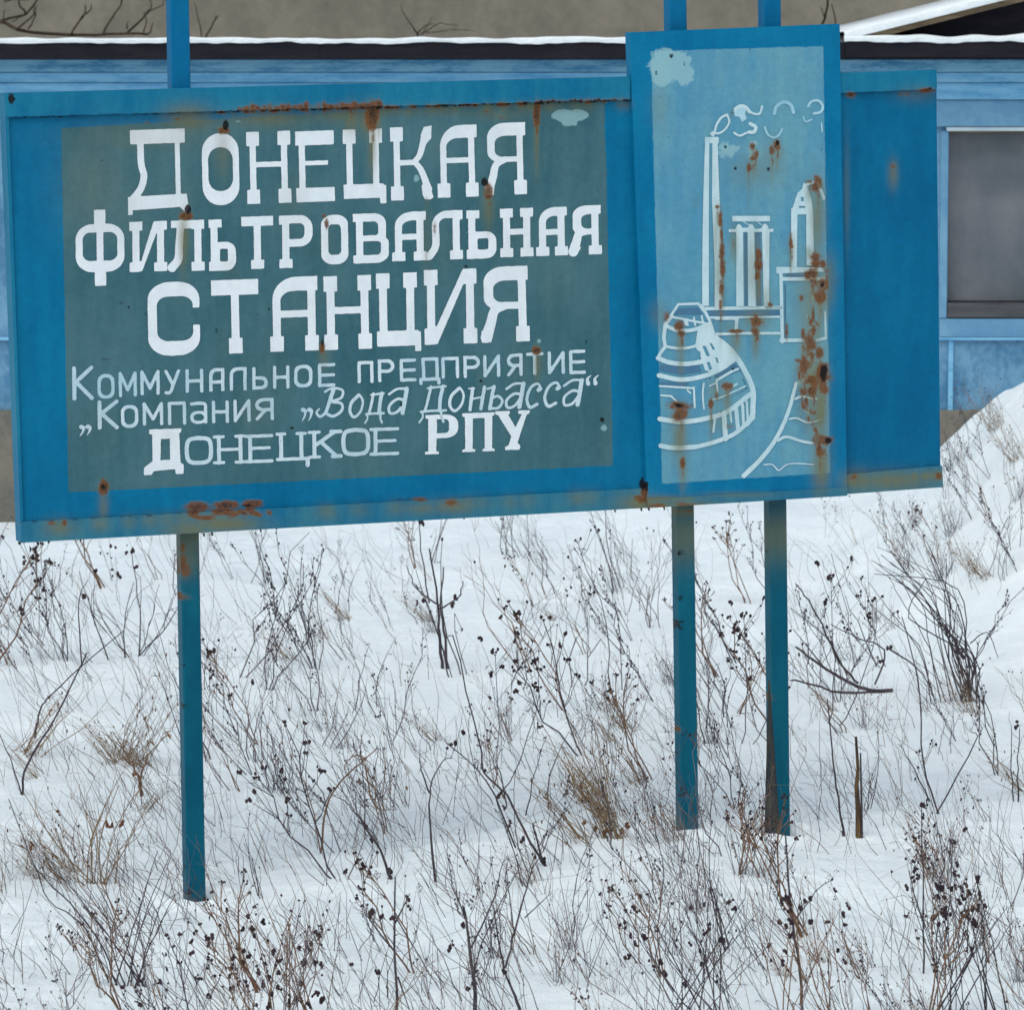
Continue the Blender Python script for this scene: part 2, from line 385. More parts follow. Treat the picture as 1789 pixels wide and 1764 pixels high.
# bare shrubs between the two buildings: twigs reach above the eave
def twig_shrub(name, label, base, lines, Y, rad=0.012):
    o = empty(name, base); tag(o, label, 'shrub')
    m = MB()
    for ln in lines:
        w_ = ln[0]; pts = [hitY(a, b, Y + 0.25*math.sin(i*1.7+ln[1][0])) for i, (a, b) in enumerate(ln[1:])]
        pts = [Vector(p) for p in pts]
        dense = []
        for a, b in zip(pts[:-1], pts[1:]):
            for k in range(3):
                p = a.lerp(b, k/3); 
                if k: p += Vector((random.uniform(-1, 1), 0, random.uniform(-1, 1)))*0.008
                dense.append(p)
        dense.append(pts[-1])
        m.tube(dense, w_*Y/F/2, w_*Y/F/2*0.45, 5)
    m.build('branches', M['branch'], o, origin=base)
    return o
by_ = BY + 8.5
bs = hitY(-60, 900, by_); bs[2] = 0
twig_shrub('bare_shrub', 'bare dark branches arching over the snowy eave at the top left', tuple(bs), [
  (9, (-60, 1000), (-62, 500), (-50, 150), (-30, 40), (0, 38), (30, 52), (100, 60), (170, 62), (235, 59), (260, 60)),
  (5, (0, 38), (45, 26), (62, 5), (75, -20)), (4, (45, 26), (33, 5), (30, -20)), (3.5, (40, 28), (20, 38)),
  (4, (30, 52), (60, 25), (60, 10)), (3.5, (50, 50), (62, 28), (64, 10)),
  (4.5, (125, 60), (140, 35), (150, 24), (148, 10)), (3, (140, 35), (158, 18), (160, 8)),
  (4.5, (180, 60), (197, 30), (212, 6), (214, -15)), (4.5, (222, 58), (250, 32), (264, 15), (262, -8)), (2.5, (255, 26), (285, 9), (290, -10)),
  (3, (222, 50), (224, 38)), (3.5, (250, 60), (256, 38), (252, 20)), (3.5, (262, 58), (268, 40)), (3, (5, 35), (8, 18)), (3.5, (8, 3), (25, -1), (80, -2))], by_)
bs = hitY(362, 900, by_); bs[2] = 0
twig_shrub('bare_shrub', 'thin forked twig above the eave just right of the left post', tuple(bs), [
  (5, (355, 900), (352, 300), (358, 70), (372, 42), (378, 28)), (2, (372, 42), (384, 26)), (3, (356, 80), (345, 30), (340, 5))], by_)
bs = hitY(730, 900, by_); bs[2] = 0
twig_shrub('bare_shrub', 'low tangle of thin twigs just above the middle of the eave', tuple(bs), [
  (5, (735, 900), (730, 300), (730, 62), (722, 48)), (2.5, (730, 60), (742, 45), (760, 42)), (2.5, (735, 60), (770, 40), (800, 46)), (2, (730, 62), (704, 22), (700, 10)), (2, (745, 58), (790, 52), (830, 55)),(2,(738,60),(756,30))], by_)
bs = hitY(1448, 900, by_); bs[2] = 0
twig_shrub('bare_shrub', 'forked dark twig above the picture panel at the top right', tuple(bs), [
  (7, (1448, 900), (1448, 400), (1446, 140), (1436, 44), (1446, 10), (1448, -15)), (4.5, (1447, 200), (1466, 60), (1453, 8)), (2.5, (1440, 30), (1432, 12))], by_)

# ------------------------------------------------------------------ stains of the sign and the rail shadow line painted as colour, in photo survey coordinates
def A(x, y): return (1090 + x/4.1026, 30 + y/4.1026)
def B(x, y): return (1090 + x/4.0103, 450 + y/4.0103)
RUST = []; STAIN = []; DARK = []; PALE = []
def ra(L, f, x, y, rx, ry, a=1.0):
    q = f(x, y) if f else (x, y); s = 4.05 if f else 1.0
    L.append((q[0], q[1], rx/s, ry/s, a))
for i in range(24):
    x = 420 + i*10.5; RUST.append((x, 190 - (x-420)*0.024*1.1, 6, 4 + 3*((i*7) % 3), 0.55 + 0.1*(i % 4)))
for i in range(15):
    x = 946 + i*10; RUST.append((x, 178 - (x-946)*0.03, 7, 3.5, 0.6)); DARK.append((x, 176 - (x-946)*0.03, 5, 2.5, 0.5))
for t in [(650, 203, 11, 24, 1.0), (640, 186, 22, 7, .9), (610, 186, 16, 7, .7), (938, 200, 6, 24, 1.0), (390, 228, 10, 7, .8), (325, 378, 12, 7, .95), (853, 335, 8, 14, .95), (570, 392, 4, 12, .75),
          (937, 612, 8, 8, 1.05), (563, 607, 5, 12, .75), (181, 852, 8, 13, 1.05), (257, 214, 5, 3, .6), (880, 206, 12, 3, .5), (850, 196, 9, 3, .55), (566, 378, 4, 4, .7),
          (345, 885, 20, 9, .95), (395, 882, 22, 7, .95), (440, 880, 18, 7, .9), (390, 894, 26, 7, .8), (790, 878, 16, 8, .6), (735, 872, 18, 5, .55), (90, 914, 12, 6, .5), (112, 912, 6, 8, .6),
          (1120, 872, 14, 8, .7), (1126, 858, 6, 14, .9), (280, 366, 3, 3, .4), (320, 945, 8, 12, .85), (316, 975, 5, 25, .7), (745, 350, 3, 10, .4), (759, 400, 4, 20, .45), (310, 208, 10, 4, .5),
          (1486, 166, 9, 6, .8), (1618, 158, 16, 5, .8), (1582, 164, 12, 5, .55), (1561, 290, 6, 8, .55), (1640, 832, 8, 8, .5), (1200, 882, 30, 5, .5), (1150, 884, 20, 6, .6), (1490, 832, 14, 6, .5)]:
    RUST.append(t)
for t in [(394, 218, 6, 9, 1.1), (328, 365, 6, 8, 1.2), (846, 318, 7, 8, 1.05), (563, 596, 3, 14, .9), (180, 850, 6, 6, .8), (935, 603, 4, 4, .7), (700, 706, 3, 6, .9), (1052, 733, 5, 6, .9), (205, 798, 4, 4, .7), (20, 170, 8, 14, .8),
          (378, 580, 3, 14, .6), (213, 530, 10, 3, .6), (225, 537, 4, 4, .7), (185, 628, 14, 3, .7), (254, 548, 3, 5, .8), (1025, 598, 5, 6, .7), (840, 665, 5, 4, .8), (510, 748, 5, 3, .9), (615, 570, 4, 3, .7), (814, 466, 5, 5, .8), (180, 281, 10, 5, .5), (470, 540, 3, 5, .8), (345, 888, 14, 3, .6), (430, 883, 18, 3, .7), (935, 134, 5, 7, .4), (1130, 850, 4, 10, .9), (1562, 280, 3, 7, .7), (1625, 155, 7, 4, .8), (1486, 167, 6, 4, .7), (482, 159, 3, 5, .7), (65, 912, 60, 1.6, .55), (240, 905, 70, 1.6, .5), (560, 880, 60, 1.6, .5), (850, 864, 90, 1.4, .45), (700, 872, 40, 2, .6)]:
    DARK.append(t)
for t in [(330, 205, 40, 22, .9), (470, 205, 60, 16, .7), (320, 420, 8, 45, .9), (390, 262, 14, 45, .45), (853, 365, 10, 26, .6), (181, 885, 8, 28, .7), (390, 915, 60, 14, .95), (330, 925, 40, 18, .8), (105, 922, 26, 14, .75), (600, 200, 50, 14, .6),
          (790, 885, 36, 12, .75), (740, 888, 36, 10, .6), (870, 200, 60, 10, .35), (1120, 880, 40, 14, .9), (330, 960, 26, 30, .7), (1200, 884, 70, 7, .9), (1560, 305, 8, 22, .7), (1560, 840, 70, 16, .85), (1500, 840, 30, 18, .8), (1600, 165, 30, 14, .35), (1440, 700, 12, 200, .25), (1480, 340, 4, 80, .4), (745, 420, 7, 60, .35), (160, 320, 60, 80, .25), (240, 240, 120, 26, .3), (1195, 955, 10, 20, .4), (1350, 900, 16, 20, .45), (940, 640, 8, 20, .35), (565, 625, 8, 16, .5)]:
    STAIN.append(t)
for (x, y, rx, ry, a) in [(920, 930, 24, 28, 1), (1095, 915, 28, 34, 1.1), (925, 1015, 32, 16, .9), (945, 975, 18, 30, .7), (895, 1080, 14, 40, .75), (690, 1440, 18, 70, 1.0), (700, 1560, 12, 60, .75), (700, 1690, 20, 70, 1.0), (670, 1360, 16, 14, .8),
        (965, 1710, 24, 60, 1.05), (1385, 1195, 42, 55, 1.1), (1330, 1180, 40, 14, .8), (1370, 1720, 44, 40, 1.0), (1195, 1600, 16, 50, .7), (1205, 1645, 14, 16, .9), (785, 1630, 10, 60, .4), (775, 690, 12, 30, .55), (1060, 950, 20, 40, .8)]:
    ra(RUST, A, x, y, rx, ry, a)
for (x, y, rx, ry, a) in [(690, 60, 24, 90, 1.1), (680, 220, 16, 80, .9), (675, 330, 14, 40, .8), (945, 40, 30, 60, 1.1), (935, 130, 20, 40, .7), (1345, 40, 40, 40, 1.0), (1310, 120, 50, 60, .9), (1380, 190, 36, 60, 1.1), (1370, 280, 40, 50, 1.0), (1325, 400, 14, 70, .75),
        (1240, 280, 20, 30, .6), (1300, 600, 45, 70, 1.0), (1370, 670, 34, 40, 1.0), (1260, 760, 40, 70, 1.0), (1390, 820, 60, 80, 1.2), (1310, 860, 60, 40, .7), (1320, 930, 50, 50, .9), (1400, 920, 40, 40, .8), (1390, 1280, 70, 40, 1.2), (1370, 1340, 30, 50, .9), (925, 450, 50, 40, .7), (920, 520, 34, 26, .9), (780, 515, 60, 14, .85),
        (390, 480, 40, 40, 1.05), (405, 530, 34, 30, 1.0), (385, 1040, 80, 34, 1.1), (390, 1095, 60, 45, 1.05), (410, 1440, 22, 40, .75), (650, 965, 14, 50, .6), (610, 1030, 20, 40, .7), (720, 900, 40, 30, .7), (300, 420, 30, 40, .6), (1215, 720, 24, 14, .8), (740, 1180, 30, 20, .5), (1140, 520, 14, 60, .6), (1250, 530, 14, 40, .7), (300, 1040, 16, 30, .5), (1020, 330, 20, 20, .6)]:
    ra(RUST, B, x, y, rx, ry, a)
for (x, y, rx, ry, a) in [(1100, 900, 20, 26, 1.1), (930, 925, 14, 14, .9), (800, 1085, 20, 22, .8), (1035, 1090, 18, 26, .8), (900, 235, 16, 14, .7), (775, 690, 16, 20, .7), (515, 1610, 16, 30, .6), (340, 280, 26, 26, .8), (230, 405, 12, 24, .9), (430, 335, 8, 34, .7), (730, 930, 20, 26, .7), (1415, 950, 10, 16, .7), (250, 460, 10, 16, .6), (960, 1560, 10, 40, .5)]:
    ra(DARK, A, x, y, rx, ry, a)
for (x, y, rx, ry, a) in [(1385, 195, 34, 40, 1.2), (1400, 810, 44, 90, 1.25), (1430, 1280, 34, 34, 1.3), (385, 1035, 50, 22, .95), (605, 845, 26, 16, .8), (765, 780, 14, 14, .8), (300, 420, 20, 30, .5), (1330, 370, 16, 40, .7), (130, 1580, 30, 60, .9), (280, 130, 10, 16, .5), (945, 60, 14, 40, .5), (1240, 270, 14, 20, .6), (800, 515, 20, 8, .5), (605, 1040, 10, 20, .5), (820, 560, 10, 14, .5)]:
    ra(DARK, B, x, y, rx, ry, a)
for (x, y, rx, ry, a) in [(940, 1100, 200, 130, .4), (1060, 1020, 60, 120, .5), (1390, 1450, 50, 240, .9), (1100, 980, 50, 60, .6), (890, 1130, 24, 90, .7), (790, 1620, 30, 120, .6), (660, 1600, 20, 200, .5), (940, 1650, 50, 160, .4), (1030, 1640, 20, 120, .3), (250, 650, 60, 120, .25), (1200, 1660, 24, 90, .6), (1330, 1690, 30, 60, .6), (520, 1320, 20, 40, .3)]:
    ra(STAIN, A, x, y, rx, ry, a)
for (x, y, rx, ry, a) in [(1370, 1080, 56, 200, 1.0), (1380, 1460, 60, 180, .95), (1300, 300, 100, 260, .6), (1320, 850, 90, 120, .9), (400, 700, 20, 150, .7), (390, 1260, 46, 160, 1.0), (410, 1480, 34, 120, .8), (920, 440, 80, 80, .7), (670, 1130, 60, 90, .4), (1290, 420, 60, 160, .6), (650, 940, 60, 90, .5), (910, 80, 60, 240, .5), (660, 150, 30, 240, .6), (240, 400, 60, 90, .4), (1000, 300, 30, 120, .5), (250, 1690, 260, 24, .9), (800, 1660, 260, 20, .5), (750, 480, 110, 40, .4)]:
    ra(STAIN, B, x, y, rx, ry, a)
for (x, y, rx, ry, a) in [(330, 350, 150, 110, 1.2), (270, 450, 70, 60, .9), (430, 400, 70, 90, 1.0), (740, 950, 100, 80, .7), (920, 960, 90, 100, .6), (850, 690, 60, 70, .6)]:
    ra(PALE, A, x, y, rx, ry, a)
for (x, y, rx, ry, a) in [(925, 440, 60, 40, .6), (1370, 1210, 50, 50, .5), (1300, 860, 60, 60, .5), (1330, 330, 30, 50, .5)]:
    ra(PALE, B, x, y, rx, ry, a)
for t in [(985, 202, 20, 10, 1.3), (1010, 202, 18, 9, 1.3), (995, 212, 16, 9, 1.0), (727, 312, 8, 10, .6), (1055, 748, 6, 6, .9), (941, 596, 5, 5, .9), (80, 240, 20, 60, .35), (550, 208, 120, 6, .35), (415, 212, 10, 3, .8)]: PALE.append(t)
for L, k in ((DARK, .72),):
    for q in range(len(L)):
        x, y, rx, ry, a = L[q]
        if x > 1135 and y > 80 and rx > 3: L[q] = (x, y, rx*k*1.15, ry*k*1.15, min(a, .8))
for q in range(len(RUST)):
    x, y, rx, ry, a = RUST[q]
    if x > 1135: RUST[q] = (x, y, rx*1.1, ry*1.15, min(a, .72))
for (x, y, rx, ry, a) in list(RUST):                 # each rust spot weeps a streak below it
    if a > .65 and y < 845 and (1140 < x < 1455 or 600 < x < 1000): STAIN.append((x, y + ry*1.5 + 12, max(2.2, rx*.6), ry*1.3 + 16, .75)); RUST.append((x + rx*.2, y + ry + 6, max(1.4, rx*.28), ry*.8 + 9, .5))
gr = random.Random(8)
for i in range(70):                                   # ragged run of rust and bare primer down the picture's right edge
    y = 460 + gr.random()*300; x = 1090 + (1325 + 60*math.sin(y/60) + gr.uniform(-45, 45))/4.01
    RUST.append((x, y, gr.uniform(2, 6), gr.uniform(4, 14), gr.uniform(.35, .7)))
    if i % 3 == 0: PALE.append((x - 3, y, gr.uniform(4, 9), gr.uniform(5, 12), gr.uniform(.4, .6)))
    STAIN.append((x + 2, y + 8, gr.uniform(6, 14), gr.uniform(14, 40), gr.uniform(.3, .7)))
for i in range(16):
    x = gr.uniform(325, 470); RUST.append((x, 914 - 0.053*(x-36) + gr.uniform(-4, 8), gr.uniform(5, 14), gr.uniform(3, 6), gr.uniform(.5, .85)))
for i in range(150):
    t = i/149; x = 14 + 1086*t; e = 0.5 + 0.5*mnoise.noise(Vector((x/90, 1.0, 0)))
    DARK.append((x, 205.5 - 29.5*t, 7, 2.6, 0.60 + 0.25*gr.random()*(1 if x > 380 else .3)))  # contact shadow under the top rail, painted into the colour along with grime
    if gr.random() < .35 and x > 280: STAIN.append((x, 212 - 29.5*t, 9, 9, gr.uniform(.3, .8)))
    if gr.random() < .22 and x > 380: RUST.append((x, 206 - 29.5*t, 8, 4, gr.uniform(.5, .8)))
    DARK.append((36 + 1090*t, 912.5 - 58*t, 6, 1.8, 0.42 + 0.25*gr.random()))
    if gr.random() < .14: STAIN.append((36 + 1090*t, 922 - 58*t, 16, 12, gr.uniform(.2, .6)))
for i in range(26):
    t = i/25; DARK.append((1470 + 166*t, 163 - 7*t, 6, 2.2, .55)); DARK.append((1478 + 165*t, 830 - 12*t, 6, 2.0, .55))  # same kind of dark line along the side panel's rails
    if gr.random() < .6: STAIN.append((1478 + 165*t, 842 - 12*t, 12, 9, gr.uniform(.5, 1)))
for i in range(60):
    DARK.append((gr.uniform(20, 1095), gr.uniform(215, 900), gr.uniform(1.5, 3), gr.uniform(1.5, 4), gr.uniform(.45, .7)))
for i in range(26):
    x, y = gr.uniform(120, 1060), gr.uniform(230, 800); STAIN.append((x, y, gr.uniform(8, 40), gr.uniform(20, 70), gr.uniform(.06, .18)))
for i in range(22):
    DARK.append((gr.uniform(1140, 1450), gr.uniform(90, 830), gr.uniform(1.2, 2.4), gr.uniform(1.5, 4), gr.uniform(.45, .7)))
FE = {'rust': RUST, 'stain': STAIN, 'dark': DARK, 'pale': PALE}
def feats(P):
    P = np.asarray(P, float); out = {}
    for k, L in FE.items():
        v = np.zeros(len(P))
        for (x, y, rx, ry, a) in L:
            e = ((P[:, 0]-x)/(rx*1.05))**2 + ((P[:, 1]-y)/(ry*1.05))**2
            v = np.maximum(v, a*np.exp(-e*0.9))
        out[k] = v
    return out

# ------------------------------------------------------------------ the sign
def quad_sdf(P, q):      # signed distance to convex quad (TL,TR,BR,BL), negative inside
    d = np.full(len(P), -1e9)
    for i in range(4):
        a = np.array(q[i], float); b = np.array(q[(i+1) % 4], float); e = b-a; nn = np.array([e[1], -e[0]])/np.hypot(*e)
        d = np.maximum(d, (P - a)@nn)
    return d
SB = hitS(343, 1578, -0.03); SB = (float(SB[0]), float(SB[1]), gz(float(SB[0]), float(SB[1])))
sign = empty('roadside_sign', SB)
tag(sign, 'large weathered blue metal sign on three posts with white Cyrillic lettering', 'sign')
WARP = {}
def panel_warp(P, key):
    warp, q = WARP[key]
    wv = np.array([mnoise.noise(Vector((p[0]/170, p[1]/150, q))) for p in P])
    return warp*wv
def quad_panel(name, q, off, depth, mat, step=4.0, inner=None, parent=sign, warp=0.0, back=None):
    """sheet metal box whose front is the quad q (TL,TR,BR,BL), gridded for wear; with returned edges"""
    q = [np.array(p, float) for p in q]
    nu = max(2, int(np.hypot(*(q[1]-q[0]))/step)); nv = max(2, int(np.hypot(*(q[3]-q[0]))/step))
    U, Vv = np.meshgrid(np.linspace(0, 1, nu+1), np.linspace(0, 1, nv+1))
    U = U.ravel()[:, None]; Vv = Vv.ravel()[:, None]
    P = q[0]*(1-U)*(1-Vv) + q[1]*U*(1-Vv) + q[2]*U*Vv + q[3]*(1-U)*Vv
    offs = np.full(len(P), off)
    if warp:
        WARP[name] = (warp, off*50)
        edge = np.minimum(np.minimum(U[:, 0], 1-U[:, 0]), np.minimum(Vv[:, 0], 1-Vv[:, 0]))
        offs = offs + panel_warp(P, name)*np.clip(edge*40, 0, 1)
    W = hitS(P[:, 0], P[:, 1], off)
    W = W + np.array([NV[0], NV[1], 0])*(offs - off)[:, None]
    n0 = len(P); fs = []
    for j in range(nv):
        for i in range(nu):
            a = j*(nu+1)+i; fs.append((a, a+nu+1, a+nu+2, a+1))
    ring = [i for i in range(nu+1)] + [j*(nu+1)+nu for j in range(1, nv+1)] + [nv*(nu+1)+i for i in range(nu-1, -1, -1)] + [j*(nu+1) for j in range(nv-1, 0, -1)]
    Wb = W[ring] - np.array([NV[0], NV[1], 0])*depth
    V2 = np.vstack([W, Wb]); Pall = np.vstack([P, P[ring]])
    k = len(ring)
    for i in range(k):
        a, b = ring[i], ring[(i+1) % k]; fs.append((a, b, n0+(i+1) % k, n0+i))
    fs.append(tuple(n0+i for i in range(k)))
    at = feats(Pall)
    at['paint'] = (quad_sdf(Pall, inner)/10.0) if inner is not None else np.zeros(len(Pall))
    return mesh_obj(name, V2, fs, mat, parent, attrs=at, origin=SB)

# posts (square steel tubes behind the boards)
def post(xt, yt, xb, yb, wt, wb, split, mats):
    d3 = np.array([DV[0], DV[1], 0]); n3 = np.array([NV[0], NV[1], 0])
    xa = xt - (xb-xt)/(yb-yt)*(yt+260)
    T = hitS(xa, -260, -0.052); Bm = hitS(xb, yb+40, -0.052)
    def seg(P0, P1, p0y, p1y, m, up):
        hw = 0.0350; rows = 170; v = []; pxs = []; fs = []
        ring = [(-1, 0), (-.86, .14), (.86, .14), (1, 0), (1, -1.5), (-1, -1.5)]
        for i in range(rows+1):
            t = i/rows; c = P0 + (P1-P0)*t; py = p0y + (p1y-p0y)*t; pxc = xa + (xb-xa)*(py+260)/(yb+260)
            for (a, b) in ring:
                v.append(c + d3*a*hw + n3*(b*hw*1.0 - 0.0)); pxs.append((pxc + a*20, py))
        for i in range(rows):
            for j in range(6): a = i*6+j; b = i*6+(j+1) % 6; fs.append((a, a+6, b+6, b))
        fs.append((0, 1, 2, 3, 4, 5)); fs.append(tuple(rows*6+j for j in (5, 4, 3, 2, 1, 0)))
        at = feats(pxs); at['paint'] = np.zeros(len(v))
        py = np.array([p[1] for p in pxs])
        if not up:
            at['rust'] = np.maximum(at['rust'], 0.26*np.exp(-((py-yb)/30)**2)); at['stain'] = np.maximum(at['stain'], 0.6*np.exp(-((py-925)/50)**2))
            pr = random.Random(int(xb))
            for q in range(34):
                cy, cx, rr_ = pr.uniform(900, yb), pxc + pr.uniform(-22, 18), pr.uniform(2, 6)
                dd = np.array([((p[1]-cy)/(rr_*1.8))**2 + ((p[0]-pxs[-1][0]+20 - (cx-pxc))/rr_)**2*.6 for p in pxs]); at['dark' if q % 3 else 'rust'] = np.maximum(at['dark' if q % 3 else 'rust'], .75*np.exp(-dd))
        return v, fs, at
    out = []
    Sp = T + (Bm-T)*((split+260)/(yb+40+260))
    v, fs, at = seg(T, Sp, -260, split, None, True)
    o = mesh_obj('post', v, fs, mats[0], sign, attrs=at, origin=SB)
    v, fs, at = seg(Sp, Bm, split, yb+40, None, False)
    me = o.data
    # join lower half into the same mesh, in a darker teal than the upper half
    n0 = len(me.vertices); allv = [tuple(x.co) for x in me.vertices] + [tuple(np.array(q)-np.array(SB)) for q in v]
    allf = [tuple(p.vertices) for p in me.polygons]; nf = len(allf); allf += [tuple(i+n0 for i in q) for q in fs]
    at0 = {k: [d.value for d in me.attributes[k].data] for k in at}
    att = {k: list(at0[k]) + list(at[k]) for k in at}
    bpy.data.objects.remove(o)
    o = mesh_obj('post', allv, allf, [mats[0], mats[1]], sign, attrs=att, midx=[0]*nf + [1]*len(fs))
    return o
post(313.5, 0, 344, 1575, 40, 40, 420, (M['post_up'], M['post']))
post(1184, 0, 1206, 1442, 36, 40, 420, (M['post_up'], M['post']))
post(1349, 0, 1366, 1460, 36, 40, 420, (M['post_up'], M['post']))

PANEL = 0.0
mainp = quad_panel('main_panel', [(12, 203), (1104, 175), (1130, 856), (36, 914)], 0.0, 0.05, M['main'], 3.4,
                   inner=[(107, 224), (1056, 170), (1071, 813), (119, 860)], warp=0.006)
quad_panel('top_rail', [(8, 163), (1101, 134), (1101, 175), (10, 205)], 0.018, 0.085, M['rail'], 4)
quad_panel('bottom_rail', [(36, 912), (1131, 853), (1133, 887), (38, 948)], 0.016, 0.085, M['rail2'], 4)
quad_panel('left_rail', [(8, 164), (14, 164), (42, 946), (37, 947)], 0.012, 0.078, M['rail'], 3)
pict = quad_panel('picture_panel', [(1100, 57), (1467, 42), (1480, 864), (1131, 886)], 0.026, 0.045, M['pict'], 3.2,
                  inner=[(1137, 90), (1438, 81), (1450, 826), (1157, 845)], warp=0.004)
quad_panel('picture_rim', [(1131, 872), (1480, 851), (1480.5, 866), (1131.5, 887.5)], 0.030, 0.05, M['rail2'], 4)
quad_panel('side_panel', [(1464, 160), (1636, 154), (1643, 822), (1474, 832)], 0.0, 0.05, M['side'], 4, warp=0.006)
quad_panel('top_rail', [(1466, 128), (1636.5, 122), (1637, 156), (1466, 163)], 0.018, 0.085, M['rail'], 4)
quad_panel('bottom_rail', [(1478, 829), (1646, 814), (1648, 851), (1480, 863)], 0.016, 0.085, M['rail2'], 4)

# small rusty icicle-like drips and burrs under the bottom rail
m = MB(); d3 = Vector((DV[0], DV[1], 0)); 
for (px, py) in [(66, 950), (356, 934), (370, 933), (455, 926), (1074, 892), (1120, 890), (1133, 889), (1160, 888), (140, 943), (810, 904)]:
    c = Vector(hitS(px, py-3, -0.01)); r = random.uniform(.003, .006)
    m.tube([c, c + Vector((0.002, 0, -0.012))], r, 0.003, 5)
m.build('rust_burrs', M['seed'], sign, origin=SB)['kind'] = 'stuff'

# angled weathered board leaning on the right post's foot
m = MB()
pts = [(1342, 1190), (1345, 1186), (1364, 1470), (1335, 1470)]
fr = [hitS(a, b, 0.03) for a, b in pts]; bk = [hitS(a, b, 0.005) for a, b in pts]
m.hexa([bk[3], bk[2], fr[2], fr[3], bk[0], bk[1], fr[1], fr[0]])
o = m.build('foot_board', M['plate'], sign, origin=SB); o['label'] = 'weathered dark grey board at the foot of the right post'

# ------------------------------------------------------------------ painted lettering
def sd_poly(P, poly):
    poly = np.asarray(poly, float); n = len(poly)
    d = np.full(len(P), 1e18); s = np.ones(len(P))
    for i in range(n):
        a = poly[i]; b = poly[i-1]; e = b-a; wv = P-a
        t = np.clip((wv@e)/max(1e-9, e@e), 0, 1); dd = wv - t[:, None]*e
        d = np.minimum(d, (dd**2).sum(1))
        c1 = P[:, 1] >= a[1]; c2 = P[:, 1] < b[1]; c3 = e[0]*wv[:, 1] > e[1]*wv[:, 0]
        fl = (c1 & c2 & c3) | (~c1 & ~c2 & ~c3); s = np.where(fl, -s, s)
    return s*np.sqrt(d)
def sd_stroke(P, pts, w0, w1=None):
    w1 = w0 if w1 is None else w1; pts = np.asarray(pts, float); d = np.full(len(P), 1e9); n = len(pts)-1
    for i in range(n):
        a, b = pts[i], pts[i+1]; e = b-a; t = np.clip(((P-a)@e)/max(1e-9, e@e), 0, 1)
        dd = np.hypot(*(P-a-t[:, None]*e).T) - (w0+(w1-w0)*(i+t)/n)/2
        d = np.minimum(d, dd)
    return d
def smooth(pts, k=5):
    pts = [np.array(p, float) for p in pts]
    if len(pts) < 3: return pts
    out = []; Q = [2*pts[0]-pts[1]] + pts + [2*pts[-1]-pts[-2]]
    for i in range(1, len(Q)-2):
        for j in range(k):
            t = j/k; a, b, c, d = Q[i-1], Q[i], Q[i+1], Q[i+2]
            out.append(0.5*((2*b)+(c-a)*t+(2*a-5*b+4*c-d)*t*t+(3*b-a-3*c+d)*t**3))
    out.append(pts[-1]); return out
def rr(x0, y0, x1, y1, tl=(0, 0), tr=(0, 0), br=(0, 0), bl=(0, 0)):
    pts = []
    def arc(cx, cy, r, a0):
        if r[0] <= 0: pts.append((cx, cy)); return
        for i in range(8):
            a = math.radians(a0 + 90*i/7); pts.append((cx+r[0]*math.cos(a), cy+r[1]*math.sin(a)))
    arc(x0+tl[0], y0+tl[1], tl, 180); arc(x1-tr[0], y0+tr[1], tr, 270); arc(x1-br[0], y1-br[1], br, 0); arc(x0+bl[0], y1-bl[1], bl, 90)
    return pts
def eval_prims(P, prims):
    d = np.full(len(P), 1e6)
    for p in prims:
        if p[0] == 'P': d = np.minimum(d, sd_poly(P, p[1]))
        elif p[0] == 'H': d = np.maximum(d, -sd_poly(P, p[1]))
        elif p[0] == 'S': d = np.minimum(d, sd_stroke(P, p[1], *p[2:]))
    return d
THIN = 1.0
def paint(name, prims, mapf, bbox, mat, parent, off, step=1.5, wob=0.35, seed=0.0):
    """prims in local units -> marching squares outline -> thin paint film on the sign's plane"""
    x0, y0, x1, y1 = bbox; nx_ = int((x1-x0)/step)+2; ny_ = int((y1-y0)/step)+2
    gx_ = x0 + np.arange(nx_)*step; gy_ = y0 + np.arange(ny_)*step
    X, Y = np.meshgrid(gx_, gy_); P = np.stack([X.ravel(), Y.ravel()], 1)
    d = eval_prims(P, prims) + 0.12*THIN
    if wob: d = d + wob*(np.sin(P[:, 0]*0.31+seed)*np.cos(P[:, 1]*0.23+seed*1.7) + 0.6*np.sin(P[:, 1]*0.71+seed*.7+P[:, 0]*0.4))
    d = d.reshape(ny_, nx_); d[np.abs(d) < 1e-4] = 1e-4
    vid = {}; V = []; Fc = []
    ins = d < 0
    any_ = ins[:-1, :-1] | ins[1:, :-1] | ins[:-1, 1:] | ins[1:, 1:]
    for j, i in zip(*np.nonzero(any_)):
        cs = ((j, i), (j+1, i), (j+1, i+1), (j, i+1)); face = []
        for k in range(4):
            a = cs[k]; b = cs[(k+1) % 4]; da, db = d[a], d[b]
            if da < 0:
                if a not in vid: vid[a] = len(V); V.append((gx_[a[1]], gy_[a[0]]))
                face.append(vid[a])
            if (da < 0) != (db < 0):
                key = (min(a, b), max(a, b))
                if key not in vid:
                    t = da/(da-db); vid[key] = len(V)
                    V.append((gx_[a[1]]*(1-t)+gx_[b[1]]*t, gy_[a[0]]*(1-t)+gy_[b[0]]*t))
                face.append(vid[key])
        if len(face) >= 3: Fc.append(tuple(face))
    if not Fc: return None
    V = np.array(V); Q = mapf(V); W = hitS(Q[:, 0], Q[:, 1], off) + np.array([NV[0], NV[1], 0])*panel_warp(Q, parent.name)[:, None]
    at = feats(Q); at['paint'] = np.zeros(len(Q)); at['pale'] = np.zeros(len(Q)); at['rust'] = at['rust']*0.95; 
    return mesh_obj(name, W, Fc, mat, parent, attrs=at, origin=SB)

